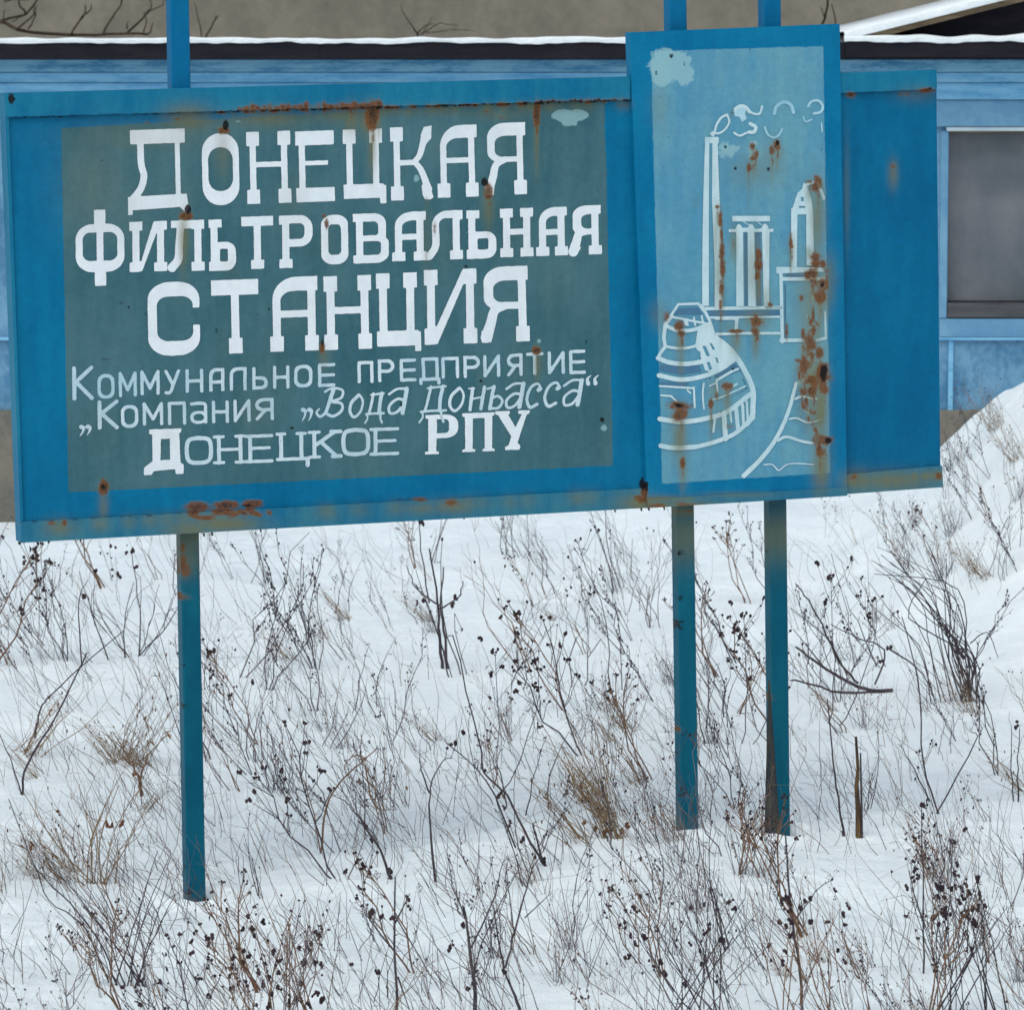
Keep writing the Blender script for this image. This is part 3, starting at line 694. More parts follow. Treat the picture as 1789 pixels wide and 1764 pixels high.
def slab(ch, w, h, st, sw, sh, kb, tb):
    """hand painted slab letters in a w x h box; st stem, sw/sh serif, kb thick bar, tb thin bar"""
    R_ = lambda x0, y0, x1, y1: ('P', [(x0, y0), (x1, y0), (x1, y1), (x0, y1)])
    Hh = lambda x0, y0, x1, y1: ('H', [(x0, y0), (x1, y0), (x1, y1), (x0, y1)])
    o = (sw-st)/2
    def stemv(x, top=True, bot=True, y0=0, y1=None):
        y1 = h if y1 is None else y1
        L = [R_(x+o, y0, x+o+st, y1)]
        if top: L.append(R_(x, y0, x+sw, y0+sh))
        if bot: L.append(R_(x, y1-sh, x+sw, y1))
        return L
    if ch == 'Н': return stemv(0) + stemv(w-sw) + [R_(o+2, h*.42, w-o-2, h*.42+tb)]
    if ch == 'О': return [('P', rr(0, 0, w, h, *[(w*.48, h*.27)]*4)), ('H', rr(st, kb, w-st, h-kb, *[((w-2*st)*.46, h*.17)]*4))]
    if ch == 'Q': return [('P', rr(0, 0, w, h, *[(w*.45, h*.2)]*4)), ('H', rr(st, kb, w-st, h-kb, *[((w-2*st)*.3, h*.1)]*4))]
    if ch == 'Е': return [R_(0, 0, w, kb), R_(o, 0, o+st, h), R_(o, h*.42, w*.84, h*.42+tb*.85), R_(0, h-kb, w, h)]
    if ch == 'Ц': return stemv(0, True, False) + stemv(w-sw-6, True, False) + [R_(0, h-kb, w-4, h), R_(w-11, h-kb*.9, w, h+10)]
    if ch == 'Д': return [R_(6, 0, w*.96, kb), R_(w*.79, 0, w*.79+st*.8, h-kb), ('S', smooth([(w*.225, kb-2), (w*.23, h*.42), (w*.27, h*.58), (w*.21, h*.74), (w*.08, h*.86)]), st*1.05, st*1.15),
                        ('P', [(0, h-kb*.95), (w*.97, h-kb*1.05), (w, h-kb*.1), (w*.96, h+8), (w*.88, h), (w*.86, h-3), (8, h), (8, h+8), (0, h+8)])]
    if ch == 'К': return stemv(0) + [R_(o+2, h*.45, w*.6, h*.45+tb), ('S', smooth([(w*.55, h*.485), (w*.68, h*.40), (w*.76, h*.26), (w*.82, h*.12)]), tb, st*1.1),
                        ('P', [(w*.72, h*.12), (w*.80, 1), (w*.99, -1), (w*.97, h*.17), (w*.84, h*.25), (w*.74, h*.2)]),
                        ('S', smooth([(w*.58, h*.485), (w*.72, h*.6), (w*.82, h*.76), (w*.88, h*.86)]), tb, st*1.2), ('P', [(w*.72, h*.8), (w*.9, h*.78), (w, h*.97), (w*.93, h), (w*.8, h), (w*.74, h*.94)])]
    if ch == 'А':
        xr = w-sw
        return [('P', rr(o, 0, w-1, h*.6, tl=(w*.5, h*.3))), ('H', rr(o+st, kb*.92, xr+o, h*.45, tl=(w*.28, h*.13))), Hh(o+st, h*.45+tb, xr+o, h*.8), Hh(xr+o+st, kb*.92, w+3, h*.8),
                R_(o, h*.4, o+st, h), R_(xr+o, kb*.5, xr+o+st, h), R_(0, h-sh, sw, h), R_(xr, h-sh, w, h)]
    if ch == 'Я':
        xr = w-sw
        return [('P', rr(o, 0, w-1, h*.47+tb, tl=(w*.42, h*.2), bl=(w*.3, h*.15))), ('H', rr(o+st*1.2, kb*.92, xr+o, h*.47, tl=(w*.24, h*.1), bl=(w*.18, h*.09))), Hh(xr+o+st, kb*.92, w+3, h*.8),
                R_(xr+o, kb*.5, xr+o+st, h), R_(xr, h-sh, w, h), ('S', smooth([(w*.5, h*.47+tb/2), (w*.28, h*.58), (w*.2, h*.74), (w*.1, h*.93)]), tb*1.1, st*1.4), ('P', [(0, h*.84), (st*1.6, h*.84), (w*.2, h), (0, h)])]
    if ch == 'Т': return [R_(0, 0, w, kb), R_((w-st)/2, 0, (w+st)/2, h), R_((w-sw)/2, h-sh, (w+sw)/2, h)]
    if ch == 'С': return [('P', rr(0, 0, w, h, *[(w*.42, h*.24)]*4)), ('H', rr(st*1.15, kb*.95, w-st*.85, h-kb*.95, *[(w*.22, h*.12)]*4)), Hh(w-st*1.4, h*.36, w+5, h*.59)]
    if ch == 'И': return [R_(0, 0, sw, sh), R_(o, 0, o+st, h), ('P', [(0, h-sh*1.05), (sw*.9, h-sh*1.2), (w-sw-1, 2), (w-sw*.4, 0), (w-st*.8, 0), (sw*.95, h-1), (0, h)]),
                        R_(w-sw, 0, w, sh), R_(w-o-st, 0, w-o, h), R_(w-sw, h-sh, w, h)]
    if ch == 'Ф': return [('P', rr(0, h*.185, w, h*.82, *[(w*.36, h*.2)]*4)), ('H', rr(st*1.05, h*.185+kb*.75, w-st*1.05, h*.82-kb*1.0, *[(w*.16, h*.09)]*4)), R_((w-st)/2, h*.1, (w+st)/2, h*.95), R_((w-sw)/2, 0, (w+sw)/2, h*.2), R_((w-sw)/2, h*.81, (w+sw)/2, h)]
    if ch == 'Л': return stemv(w-sw, True, True) + [R_(w*.2, 0, w-2, kb*.85), ('S', smooth([(w*.32, kb*.3), (w*.27, h*.5), (w*.24, h*.76), (w*.06, h*.92)]), st*1.0, st*1.25), R_(w*.04, 0, w*.3, kb*.75)]
    if ch == 'M': return stemv(w-sw, True, True) + [('P', rr(w*.14, 0, w-2, h*.5, tl=(w*.45, h*.3))), ('H', rr(w*.14+st, kb*.8, w-sw+o, h*.6, tl=(w*.2, h*.12))), Hh(w-sw+o+st, kb, w+3, h*.7), R_(w-sw+o, kb*.5, w-sw+o+st, h), R_(w-sw, h-sh, w, h),
                        ('S', smooth([(w*.14+st/2, h*.4), (w*.14+st*.5, h*.7), (w*.08, h*.9), (-2, h*.92)]), st, st*1.1)]
    if ch == 'Ь': return [R_(0, 0, sw, sh*.9), R_(o*.6, 0, o*.6+st, h), ('P', rr(0, h*.44, w, h, tr=(w*.35, h*.2), br=(w*.35, h*.2))), ('H', rr(o*.6+st*1.3, h*.44+kb*.72, w-st*1.15, h-kb*.95, *[(2, 3)]*4)), Hh(-2, h*.45, o*.6, h-sh*1.05)]
    if ch == 'Р': return [('P', rr(0, 0, w, h*.6, tr=(w*.38, h*.25), br=(w*.38, h*.25))), ('H', rr(o+st, kb*.85, w-st*1.15, h*.6-kb*.8, tr=(w*.15, h*.1), br=(w*.15, h*.1))), Hh(-2, sh, o, h*.8), R_(o, 0, o+st, h), R_(0, h-sh, sw, h)]
    if ch == 'В': return [('P', rr(0, 0, w*.93, h*.56, tr=(w*.35, h*.2), br=(w*.25, h*.1))), ('P', rr(0, h*.44, w, h, tr=(w*.35, h*.15), br=(w*.35, h*.2))), ('H', rr(o+st, kb*.85, w*.93-st*1.1, h*.5-tb*.5, tr=(w*.12, h*.09), br=(w*.1, h*.06))),
                        ('H', rr(o+st, h*.5+tb*.5, w-st*1.1, h-kb*.85, tr=(w*.12, h*.06), br=(w*.12, h*.09))), Hh(-3, sh*.9, o, h-sh*.9)]
    raise KeyError(ch)

def sans(ch, w, h, t):
    """thin brush letters: strokes in a w x h box"""
    a = t/2; W_, H_ = w-a, h-a
    S = lambda *p, w0=t, w1=None: ('S', list(p), w0, w1 if w1 else w0)
    C = lambda p, w0=t, w1=None: ('S', smooth(p), w0, w1 if w1 else w0)
    D = {
     'К': [S((a, a), (a, H_)), S((a, h*.5), (W_, a)), S((a+1, h*.42), (W_, H_))],
     'о': [('P', rr(0, 0, w, h, *[(w*.4, h*.3)]*4)), ('H', rr(t, t, w-t, h-t, *[(w*.28, h*.22)]*4))],
     'м': [S((a, H_), (a, a)), S((a, a), (w/2, h*.72)), S((w/2, h*.72), (W_, a)), S((W_, a), (W_, H_))],
     'у': [S((a, a), (w*.52, h*.6)), C([(W_, a), (w*.55, h*.62), (w*.35, h*.92), (w*.1, H_)])],
     'н': [S((a, a), (a, H_)), S((W_, a), (W_, H_)), S((a, h*.5), (W_, h*.5))],
     'а': [('P', rr(0, 0, w, h, tl=(w*.4, h*.3))), ('H', rr(t, t, w-t, h+9, tl=(w*.28, h*.2))), S((a, h*.6), (W_, h*.6))],
     'л': [('P', rr(0, 0, w, h, tl=(w*.4, h*.3))), ('H', rr(t, t, w-t, h+9, tl=(w*.28, h*.2)))],
     'ь': [S((a, a), (a, H_)), ('P', rr(0, h*.42, w, h, tr=(w*.4, h*.25), br=(w*.4, h*.25))), ('H', rr(t, h*.42+t, w-t, h-t, tr=(w*.25, h*.15), br=(w*.25, h*.15)))],
     'е': [S((a, a), (a, H_)), S((a, a), (W_, a)), S((a, h*.5), (w*.88, h*.5)), S((a, H_), (W_, H_))],
     'п': [S((a, H_), (a, a)), S((a, a), (W_, a)), S((W_, a), (W_, H_))],
     'р': [S((a, a), (a, H_)), ('P', rr(0, 0, w, h*.6, tr=(w*.42, h*.28), br=(w*.42, h*.28))), ('H', rr(t, t, w-t, h*.6-t, tr=(w*.28, h*.16), br=(w*.28, h*.16)))],
     'д': [S((w*.22, h*.95), (w*.2, a)), S((w*.2, a), (w*.85, a)), S((w*.85, a), (w*.85, h)), S((a, h), (W_, h)), S((a, h), (a, h+7)), S((W_, h), (W_, h+7))],
     'и': [S((a, a), (a, H_)), S((a, H_), (W_, a)), S((W_, a), (W_, H_))],
     'я': [('P', rr(0, 0, w, h*.6, tl=(w*.42, h*.28), bl=(w*.42, h*.28))), ('H', rr(t, t, w-t, h*.6-t, tl=(w*.28, h*.16), bl=(w*.28, h*.16))), S((W_, a), (W_, H_)), S((w*.5, h*.58), (a, H_))],
     'т': [S((a, a), (W_, a)), S((w/2, a), (w/2, H_))],
     'a': [C([(w*.08, h*.1), (w*.5, a), (w*.85, h*.12), (W_, h*.35), (W_, H_)]), ('P', rr(0, h*.42, w, h, *[(w*.4, h*.25)]*4)), ('H', rr(t, h*.42+t*.9, w-t, h-t*.9, *[(w*.22, h*.14)]*4))],
     '„': [C([(w*.12, h*.1), (w*.3, h*.2), (w*.22, h*.6), (w*.02, h*.95)], t*1.3, 1.5), C([(w*.62, h*.1), (w*.8, h*.2), (w*.72, h*.6), (w*.52, h*.95)], t*1.3, 1.5)],
     '“': [C([(w*.4, 0), (w*.15, h*.35), (w*.2, h*.8)], 1.5, t*1.5), C([(w*.9, 0), (w*.65, h*.35), (w*.7, h*.8)], 1.5, t*1.5)],
     # serifed roman of the last line
     'O': [C([(w/2, a), (w*.85, h*.15), (W_, h/2), (w*.85, h*.85), (w/2, H_), (w*.15, h*.85), (a, h/2), (w*.15, h*.15), (w/2, a)])],
     'N': [S((w*.15, a), (w*.15, H_)), S((w*.85, a), (w*.85, H_)), S((w*.15, h*.5), (w*.85, h*.5), w0=t*.8), S((0, a), (w*.3, a), w0=t*.8), S((0, H_), (w*.3, H_), w0=t*.8), S((w*.7, a), (w, a), w0=t*.8), S((w*.7, H_), (w, H_), w0=t*.8)],
     'E': [S((w*.16, a), (w*.16, H_)), S((0, a), (W_, a), w0=t*.85), S((w*.16, h*.48), (w*.84, h*.48), w0=t*.8), S((0, H_), (W_, H_), w0=t*.85)],
     'Z': [S((w*.12, a), (w*.12, H_)), S((w*.75, a), (w*.75, H_)), S((0, a), (w*.24, a), w0=t*.8), S((w*.62, a), (w*.88, a), w0=t*.8), S((0, H_), (w*.98, H_), w0=t*.85), S((w*.94, H_), (w*.94, h+8), w0=t*1.1)],
     'X': [S((w*.16, a), (w*.16, H_)), S((0, a), (w*.32, a), w0=t*.8), S((0, H_), (w*.32, H_), w0=t*.8), S((w*.2, h*.52), (w*.82, a)), S((w*.38, h*.42), (w*.86, H_)), S((w*.7, a), (w, a), w0=t), S((w*.74, H_), (w, H_), w0=t)],
     # bold serifed
     'd': [('P', [(w*.14, 0), (w*.96, 0), (w*.94, h*.1), (w*.9, h*.1), (w*.92, h*.74), (w, h*.8), (w, h), (w*.8, h), (w*.78, h*.89), (w*.24, h*.92), (w*.2, h), (0, h), (0, h*.84), (w*.22, h*.7), (w*.22, h*.12), (w*.15, h*.1)]), ('H', [(w*.44, h*.22), (w*.66, h*.22), (w*.66, h*.68), (w*.42, h*.68)])],
     'R': [('P', rr(w*.02, 0, w, h*.6, tr=(w*.38, h*.25), br=(w*.38, h*.25))), ('H', rr(w*.36, h*.12, w*.72, h*.47, tr=(w*.12, h*.1), br=(w*.12, h*.1))), ('H', [(-2, h*.1), (w*.1, h*.1), (w*.1, h*.7), (-2, h*.7)]), ('P', [(w*.1, 0), (w*.36, 0), (w*.34, h*.92), (w*.42, h*.93), (w*.42, h), (0, h), (0, h*.93), (w*.1, h*.92)])],
     'U': [('P', [(0, 0), (w, 0), (w, h*.08), (w*.93, h*.1), (w*.92, h*.92), (w, h*.94), (w, h), (w*.62, h), (w*.62, h*.94), (w*.69, h*.92), (w*.69, h*.14), (w*.33, h*.14), (w*.32, h*.92), (w*.4, h*.94), (w*.4, h), (0, h), (0, h*.94), (w*.09, h*.92), (w*.08, h*.1), (0, h*.08)])],
     'Y': [('P', [(0, 0), (w*.42, 0), (w*.42, h*.08), (w*.38, h*.1), (w*.58, h*.42), (w*.76, h*.1), (w*.66, h*.08), (w*.66, 0), (w, 0), (w*.98, h*.08), (w*.9, h*.12), (w*.64, h*.82), (w*.72, h*.9), (w*.7, h), (w*.28, h), (w*.28, h*.92), (w*.38, h*.88), (w*.46, h*.66), (w*.08, h*.1), (0, h*.08)])],
     # script
     'v': [C([(w*.28, h*.12), (w*.45, h*.02), (w*.62, 0), (w*.85, h*.1), (w*.8, h*.35), (w*.5, h*.48), (w*.8, h*.55), (w*.82, h*.8), (w*.55, h), (w*.35, h*.92)], t*.8, t*1.1), C([(w*.55, h*.05), (w*.42, h*.5), (w*.3, h*.85), (w*.12, h), (0, h*.85), (w*.1, h*.72)], t*1.5, t*.6)],
     '0': [C([(w*.6, h*.05), (w*.15, h*.35), (w*.05, h*.75), (w*.35, h), (w*.8, h*.75), (w*.95, h*.3), (w*.7, 0), (w*.6, h*.05)], t*1.25, t*.7)],
     'q': [C([(w*.3, h*.04), (w*.95, 0)], t*.8), C([(w*.42, 0), (w*.3, h*.4), (w*.2, h*.66), (w*.12, h*.7)], t), C([(w*.85, 0), (w*.75, h*.35), (w*.72, h*.68)], t*1.3), C([(w*.05, h*.7), (w*.5, h*.68), (w*.95, h*.68)], t*.9), C([(w*.1, h*.7), (w*.12, h*.85), (0, h)], t*.7), C([(w*.8, h*.68), (w*.78, h*.85), (w*.86, h)], t*.8)],
     'w': [C([(w*.1, h*.2), (w*.5, 0), (w*.95, 0)], t*.9), C([(w*.95, 0), (w*.85, h*.5), (w*.75, h*.95)], t*1.5), C([(w*.85, h*.45), (w*.5, h*.4), (w*.12, h*.65), (w*.15, h*.95), (w*.5, h*.9), (w*.8, h*.6)], t)],
     'h': [C([(w*.3, h*.05), (w*.15, h*.95)], t*1.25), C([(w*.95, 0), (w*.75, h*.92)], t*1.25), C([(w*.2, h*.5), (w*.85, h*.42)], t*.7), C([(w*.1, h*.05), (w*.4, h*.03)], t*.6)],
     'b': [C([(w*.05, h*.08), (w*.5, 0)], t*.8), C([(w*.45, 0), (w*.3, h*.5), (w*.2, h*.95)], t*1.3), C([(w*.28, h*.5), (w*.7, h*.42), (w*.95, h*.65), (w*.7, h*.92), (w*.22, h*.95)], t)],
     'c': [C([(w*.95, h*.22), (w*.75, 0), (w*.3, h*.15), (w*.05, h*.6), (w*.25, h*.97), (w*.7, h*.85)], t*.9, t*1.2), C([(w*.9, h*.2), (w*.8, h*.25)], t*1.5)],
    }
    return D[ch]
LET = []
def letter(prims, x0, yt, w, h, slope, shear, mat, step, wob, ext=12):
    def mp(V):
        return np.stack([x0 + V[:, 0] + shear*V[:, 1], yt + V[:, 1] - slope*V[:, 0]], 1)
    paint('painted_letter', prims, mp, (-4, -4, w+4, h+ext), mat, mainp, 0.0014, step, wob, seed=x0*0.37)
# three big slab lines: (glyph, x0, x1, top, bottom)
for ch, x0, x1, y0, y1 in [('Д', 221, 329, 228, 368), ('О', 352, 419, 234, 360), ('Н', 430, 509, 231, 357), ('Е', 515.5, 585, 230, 354), ('Ц', 598.5, 675, 227, 348), ('К', 681, 757, 223, 351), ('А', 762, 836, 220, 346), ('Я', 845, 921, 216, 342)]:
    w_, h_ = x1-x0-2, y1-y0
    letter(slab(ch, w_, h_, 11, 22.5, 25, 25, 9.5), x0, y0, w_, h_, 0.035, 0.018, M['white'], 1.5, 0.16)
for ch, x0, x1, y0, y1 in [('Ф', 131, 218, 368, 501), ('И', 225.5, 293, 388, 476), ('Л', 296, 358, 386, 475), ('Ь', 364, 413, 384, 474), ('Т', 421, 478.5, 379, 471), ('Р', 487, 547, 377, 469), ('Q', 560, 609, 367, 453), ('В', 616, 680, 374, 461), ('А', 684, 746, 371, 457), ('M', 745, 809, 369, 455), ('Ь', 814, 868, 368, 453), ('Н', 873, 933, 365, 450), ('А', 936, 993, 363, 448), ('Я', 995, 1052, 360, 446)]:
    if ch == 'Q': y0, y1 = 376, 463
    w_, h_ = x1-x0-1.5, y1-y0
    if ch == 'Ф': p = slab(ch, w_, h_, 12, 20, 16, 20, 10)
    else: p = slab(ch, w_, h_, 12.5, 23, 16, 17, 10.5)
    letter(p, x0, y0, w_, h_, 0.035, 0.015, M['white'], 1.4, 0.18)
for ch, x0, x1, y0, y1 in [('С', 257.5, 350, 494, 623), ('Т', 368.5, 453, 490, 619), ('А', 470, 557, 485, 615), ('Н', 564.5, 650, 483, 612), ('Ц', 656.5, 736, 478, 606), ('И', 740, 834, 472, 603), ('Я', 839, 925, 467, 599)]:
    w_, h_ = x1-x0-2, y1-y0
    letter(slab(ch, w_, h_, 14, 24, 27, 27, 12.5), x0, y0, w_, h_, 0.035, 0.018, M['white'], 1.5, 0.16)
# smaller lines
L4 = [('К', 125.5, 163, 640, 700), ('о', 169.8, 200, 654, 697), ('м', 207, 239, 650, 694), ('м', 245, 279, 647, 691), ('у', 287, 315, 646, 689), ('н', 323.8, 355, 645, 687), ('а', 365, 392, 643.5, 684), ('л', 401, 431, 642, 683), ('ь', 440.7, 468, 641, 681), ('н', 477, 506, 639, 680), ('о', 514, 546, 638, 677.5), ('е', 555.5, 586, 635, 676.5),
      ('п', 624, 652, 631, 670), ('р', 659.5, 688.5, 628, 668), ('е', 697.7, 727, 627, 667), ('д', 731.5, 769, 625, 663), ('п', 771, 802, 624, 662), ('р', 809.5, 838.5, 622, 661), ('и', 844, 873.5, 620, 659.5), ('я', 885, 912.5, 618, 658), ('т', 918, 949, 616, 656), ('и', 956, 986, 614, 654), ('е', 993.5, 1023, 611.5, 654)]
L5 = [('„', 139, 162, 744, 762), ('К', 170, 207, 699, 751), ('о', 211, 241.5, 708, 748), ('м', 249, 285, 703, 744), ('п', 293, 325, 702, 743), ('a', 332, 362, 702, 741), ('н', 370, 400, 700, 740), ('и', 408, 438, 698, 738), ('я', 446, 478.5, 696, 735), ('„', 527, 549, 714, 737)]
for ch, x0, x1, y0, y1 in L4 + L5:
    w_, h_ = x1-x0, y1-y0
    t = 7.2 if ch == 'К' and h_ > 50 else 6.0
    letter(sans(ch, w_, h_, t), x0, y0, w_, h_, 0.035, 0.015, M['white2'], 1.1, 0.22)
for ch, x0, x1, y0, y1 in [('v', 553, 607, 679, 728), ('0', 610.5, 635, 690, 729), ('q', 638, 672, 688, 739), ('w', 676, 712, 680, 724), ('q', 732, 781, 676, 738), ('0', 784, 811, 678, 718), ('h', 816, 848, 677, 718), ('b', 850, 879, 676, 716), ('w', 881, 916, 671, 714), ('c', 919, 946, 671, 713), ('c', 950, 979, 669, 711), ('w', 981, 1018, 665, 710), ('“', 1022, 1048, 656, 674)]:
    w_, h_ = x1-x0, y1-y0
    letter(sans(ch, w_, h_, 5.0), x0, y0, w_, h_, 0.03, 0.0, M['white2'], 1.1, 0.2)
for ch, x0, x1, y0, y1, t in [('d', 250.5, 320, 750.5, 830, 8), ('O', 322, 372, 762, 813, 7.5), ('N', 374, 428, 760, 812, 7), ('E', 429, 478, 759, 810, 7), ('Z', 484, 540, 755, 806, 7), ('X', 540, 595, 752, 802, 7), ('O', 596, 647, 748, 798, 7.5), ('E', 648, 698, 747, 797, 7),
                              ('R', 741.5, 800, 725, 794, 8), ('U', 807, 864, 722, 790, 8), ('Y', 865, 926, 718.5, 787, 8)]:
    w_, h_ = x1-x0, y1-y0
    letter(sans(ch, w_, h_, t), x0, y0, w_, h_, 0.035, 0.01, M['white'] if ch in 'dRUY' else M['white2'], 1.1, 0.2)

# ------------------------------------------------------------------ painted picture: chimney, towers, cooling-tower building, road
def mural(name, prims, f, mat, off, step=1.3, wob=0.3):
    """prims in zoomed survey units (about 4 per photo pixel)"""
    s = 4.1026 if f is A else 4.0103; ox, oy = (1090, 30) if f is A else (1090, 450)
    xsx = []; ysy = []
    for p in prims:
        for q in p[1]: xsx.append(q[0]); ysy.append(q[1])
    mg = 24
    def mp(V): return np.stack([ox + V[:, 0]/s, oy + V[:, 1]/s], 1)
    return paint(name, prims, mp, (min(xsx)-mg, min(ysy)-mg, max(xsx)+mg, max(ysy)+mg), mat, pict, 0.026+off, step*s, wob*s, seed=len(xsx)*0.3)
def S(w0, *p, w1=None, sm=False): return ('S', smooth(p) if sm else list(p), w0, w1 if w1 else w0)
K = 0.0026
mural('painted_smoke', [S(17, (640, 850), (625, 835), (650, 820), (665, 770), (700, 720), (740, 700), sm=True), S(15, (740, 700), (755, 750), (730, 800), (690, 830), (650, 835), sm=True),
      S(26, (800, 660), (830, 640), (870, 645), (900, 680), sm=True), S(16, (900, 680), (940, 695), (975, 690), (990, 640), sm=True), S(16, (790, 830), (830, 850), (890, 825), sm=True),
      S(26, (905, 765), (945, 790), (930, 825), (900, 825), sm=True)], A, M['white3'], K)
mural('painted_smoke', [S(24, (1078, 690), (1095, 640), (1145, 610), (1195, 630), (1215, 685), sm=True)], A, M['faint'], K)
mural('painted_smoke', [S(16, (1010, 790), (1030, 840), (1075, 865), (1115, 840), (1135, 800), sm=True)], A, M['faint'], K)
mural('painted_smoke', [S(18, (1320, 640), (1345, 605), (1395, 600), (1425, 640), (1410, 680), (1360, 692), sm=True), S(11, (1285, 715), (1300, 750), (1345, 735), sm=True), S(10, (1415, 760), (1420, 820))], A, M['faint'], K)
mural('painted_smoke', [('P', [(785, 655), (830, 640), (875, 660), (868, 700), (880, 730), (845, 752), (825, 715), (795, 712)])], A, M['faint'], K-0.0006, wob=1.0)
mural('painted_chimney', [('P', [(580, 860), (680, 860), (680, 905), (580, 905)]), ('P', [(582, 900), (612, 900), (608, 1800), (608, 2070), (560, 2070), (560, 1800), (572, 1200)]), ('P', [(634, 900), (672, 900), (690, 1400), (700, 1764), (705, 2080), (650, 2080), (650, 1764), (632, 1300)])], A, M['white3'], K)
mural('painted_columns', [('P', [(778, 1425), (1050, 1425), (1050, 1465), (778, 1465)]), ('P', [(752, 1520), (800, 1520), (815, 1485), (835, 1485), (850, 1510), (890, 1510), (905, 1480), (925, 1490), (940, 1520), (985, 1515), (1005, 1480), (1030, 1490), (1040, 1520), (1075, 1515), (1072, 1540), (752, 1542)]),
      ('P', [(805, 1530), (855, 1530), (858, 2080), (805, 2080)]), ('P', [(888, 1530), (935, 1530), (945, 2080), (890, 2080)]), ('P', [(990, 1530), (1045, 1530), (1040, 2080), (1003, 2080)]), S(6, (858, 1470), (900, 1490)), S(6, (960, 1470), (990, 1490))], A, M['white3'], K)
mural('painted_column_shade', [('P', [(864, 1550), (882, 1550), (884, 2070), (866, 2070)])], A, M['grey3'], K-.0008, step=1.2, wob=.1)
mural('painted_column_shade', [('P', [(945, 1550), (975, 1550), (985, 2070), (955, 2070)])], A, M['grey3'], K-.0008, step=1.2, wob=.1)
mural('painted_tower', [('P', [(1200, 1370), (1355, 1370), (1360, 1450), (1362, 1780), (1310, 1780), (1305, 1440), (1245, 1440), (1240, 1800), (1200, 1800)]), ('H', [(1245, 1415), (1308, 1415), (1308, 1800), (1243, 1800)]), ('P', [(1200, 1400), (1245, 1260), (1280, 1230), (1290, 1180), (1320, 1230), (1345, 1310), (1358, 1400)]),
      ('H', [(1270, 1290), (1290, 1290), (1290, 1320), (1270, 1320)]), ('H', [(1255, 1355), (1300, 1355), (1300, 1368), (1255, 1368)]), S(22, (1290, 1215), (1340, 1185), (1390, 1190)), S(22, (1390, 1200), (1420, 1260), (1432, 1300))], A, M['white3'], K)
mural('painted_tower_base', [S(14, (1000, 350), (1105, 350)), S(24, (1100, 90), (1108, 590)), ('P', [(1068, 65), (1395, 70), (1400, 100), (1068, 112)]), S(26, (1115, 150), (1400, 150)), S(26, (1100, 580), (1260, 578)), S(22, (1350, 578), (1410, 565)), S(14, (1408, 380), (1412, 560))], B, M['white3'], K)
mural('painted_tower_shade', [S(16, (1140, 125), (1290, 125))], B, M['grey3'], K-.0008, wob=.1)
mural('painted_tower_shade', [S(10, (1130, 190), (1130, 560))], B, M['grey3'], K-.0011, wob=.1)
mural('painted_basin_wall', [S(24, (570, 358), (1100, 350)), S(16, (610, 420), (1100, 415)), S(14, (640, 430), (780, 430)), S(24, (790, 430), (786, 520)), S(20, (640, 538), (820, 530), (1090, 530))], B, M['white3'], K)
mural('painted_basin_shade', [('P', [(600, 378), (1100, 372), (1100, 402), (600, 408)])], B, M['grey3'], K-.0008, wob=.3)
mural('painted_dome_building', [
   S(18, (330, 405), (380, 328), (520, 322), (565, 380)), S(20, (545, 335), (600, 440), (640, 560)),
   ('P', [(415, 430), (445, 425), (455, 480), (425, 475)]), S(14, (490, 420), (500, 475)), S(14, (545, 410), (555, 460)),
   S(30, (330, 410), (290, 470), (280, 560), (290, 620), w1=24), S(16, (330, 415), (590, 465)), S(26, (310, 485), (370, 508), (480, 508), (600, 462), sm=True),
   ('P', [(520, 490), (610, 460), (640, 560), (700, 600), (780, 690), (740, 720), (690, 760), (600, 800), (570, 790), (540, 700), (500, 620)]),
   ('H', [(550, 620), (575, 620), (605, 690), (580, 690)]), ('H', [(600, 600), (615, 600), (640, 640), (625, 650)]), ('H', [(580, 735), (600, 730), (620, 780), (600, 790)]), ('H', [(640, 700), (655, 700), (665, 740), (650, 735)]), ('H', [(520, 650), (535, 660), (540, 690), (525, 695)]),
   S(20, (290, 622), (380, 636), (450, 632), (510, 618), sm=True), S(24, (292, 622), (262, 660), (240, 702), sm=True), S(32, (240, 705), (320, 735), (430, 745), (540, 730), (620, 700), sm=True),
   S(32, (245, 825), (400, 855), (560, 830), (680, 780), (780, 710), sm=True), S(37, (640, 560), (720, 620), (790, 700), (850, 800), (892, 890), (906, 960), (902, 1040), (898, 1110), (860, 1165), sm=True),
   S(18, (650, 860), (750, 800), (800, 780)), S(16, (650, 870), (655, 940)), S(16, (730, 925), (790, 885)), S(12, (830, 910), (850, 900)),
   S(34, (250, 1130), (400, 1150), (560, 1130), (720, 1080), (880, 960), sm=True), S(16, (640, 1110), (625, 1220)), S(34, (700, 1110), (712, 1270)), S(28, (785, 1060), (800, 1210)), S(20, (830, 1030), (838, 1180)), S(16, (860, 1010), (868, 1160)), S(14, (745, 1090), (752, 1150)),
   S(34, (258, 1318), (320, 1330), (400, 1332), (500, 1326), sm=True), S(30, (495, 1328), (640, 1290), (780, 1230), (905, 1120), sm=True),
   S(12, (560, 880), (552, 960), (560, 1060), sm=True), S(11, (600, 1000), (690, 975), (850, 900), sm=True), S(12, (600, 900), (640, 880)),
   S(14, (250, 900), (490, 915)), S(14, (260, 965), (330, 970)), S(14, (490, 910), (495, 1050)), S(12, (330, 970), (370, 1010)), S(12, (445, 930), (465, 950))], B, M['white3'], K, step=1.1, wob=.3)
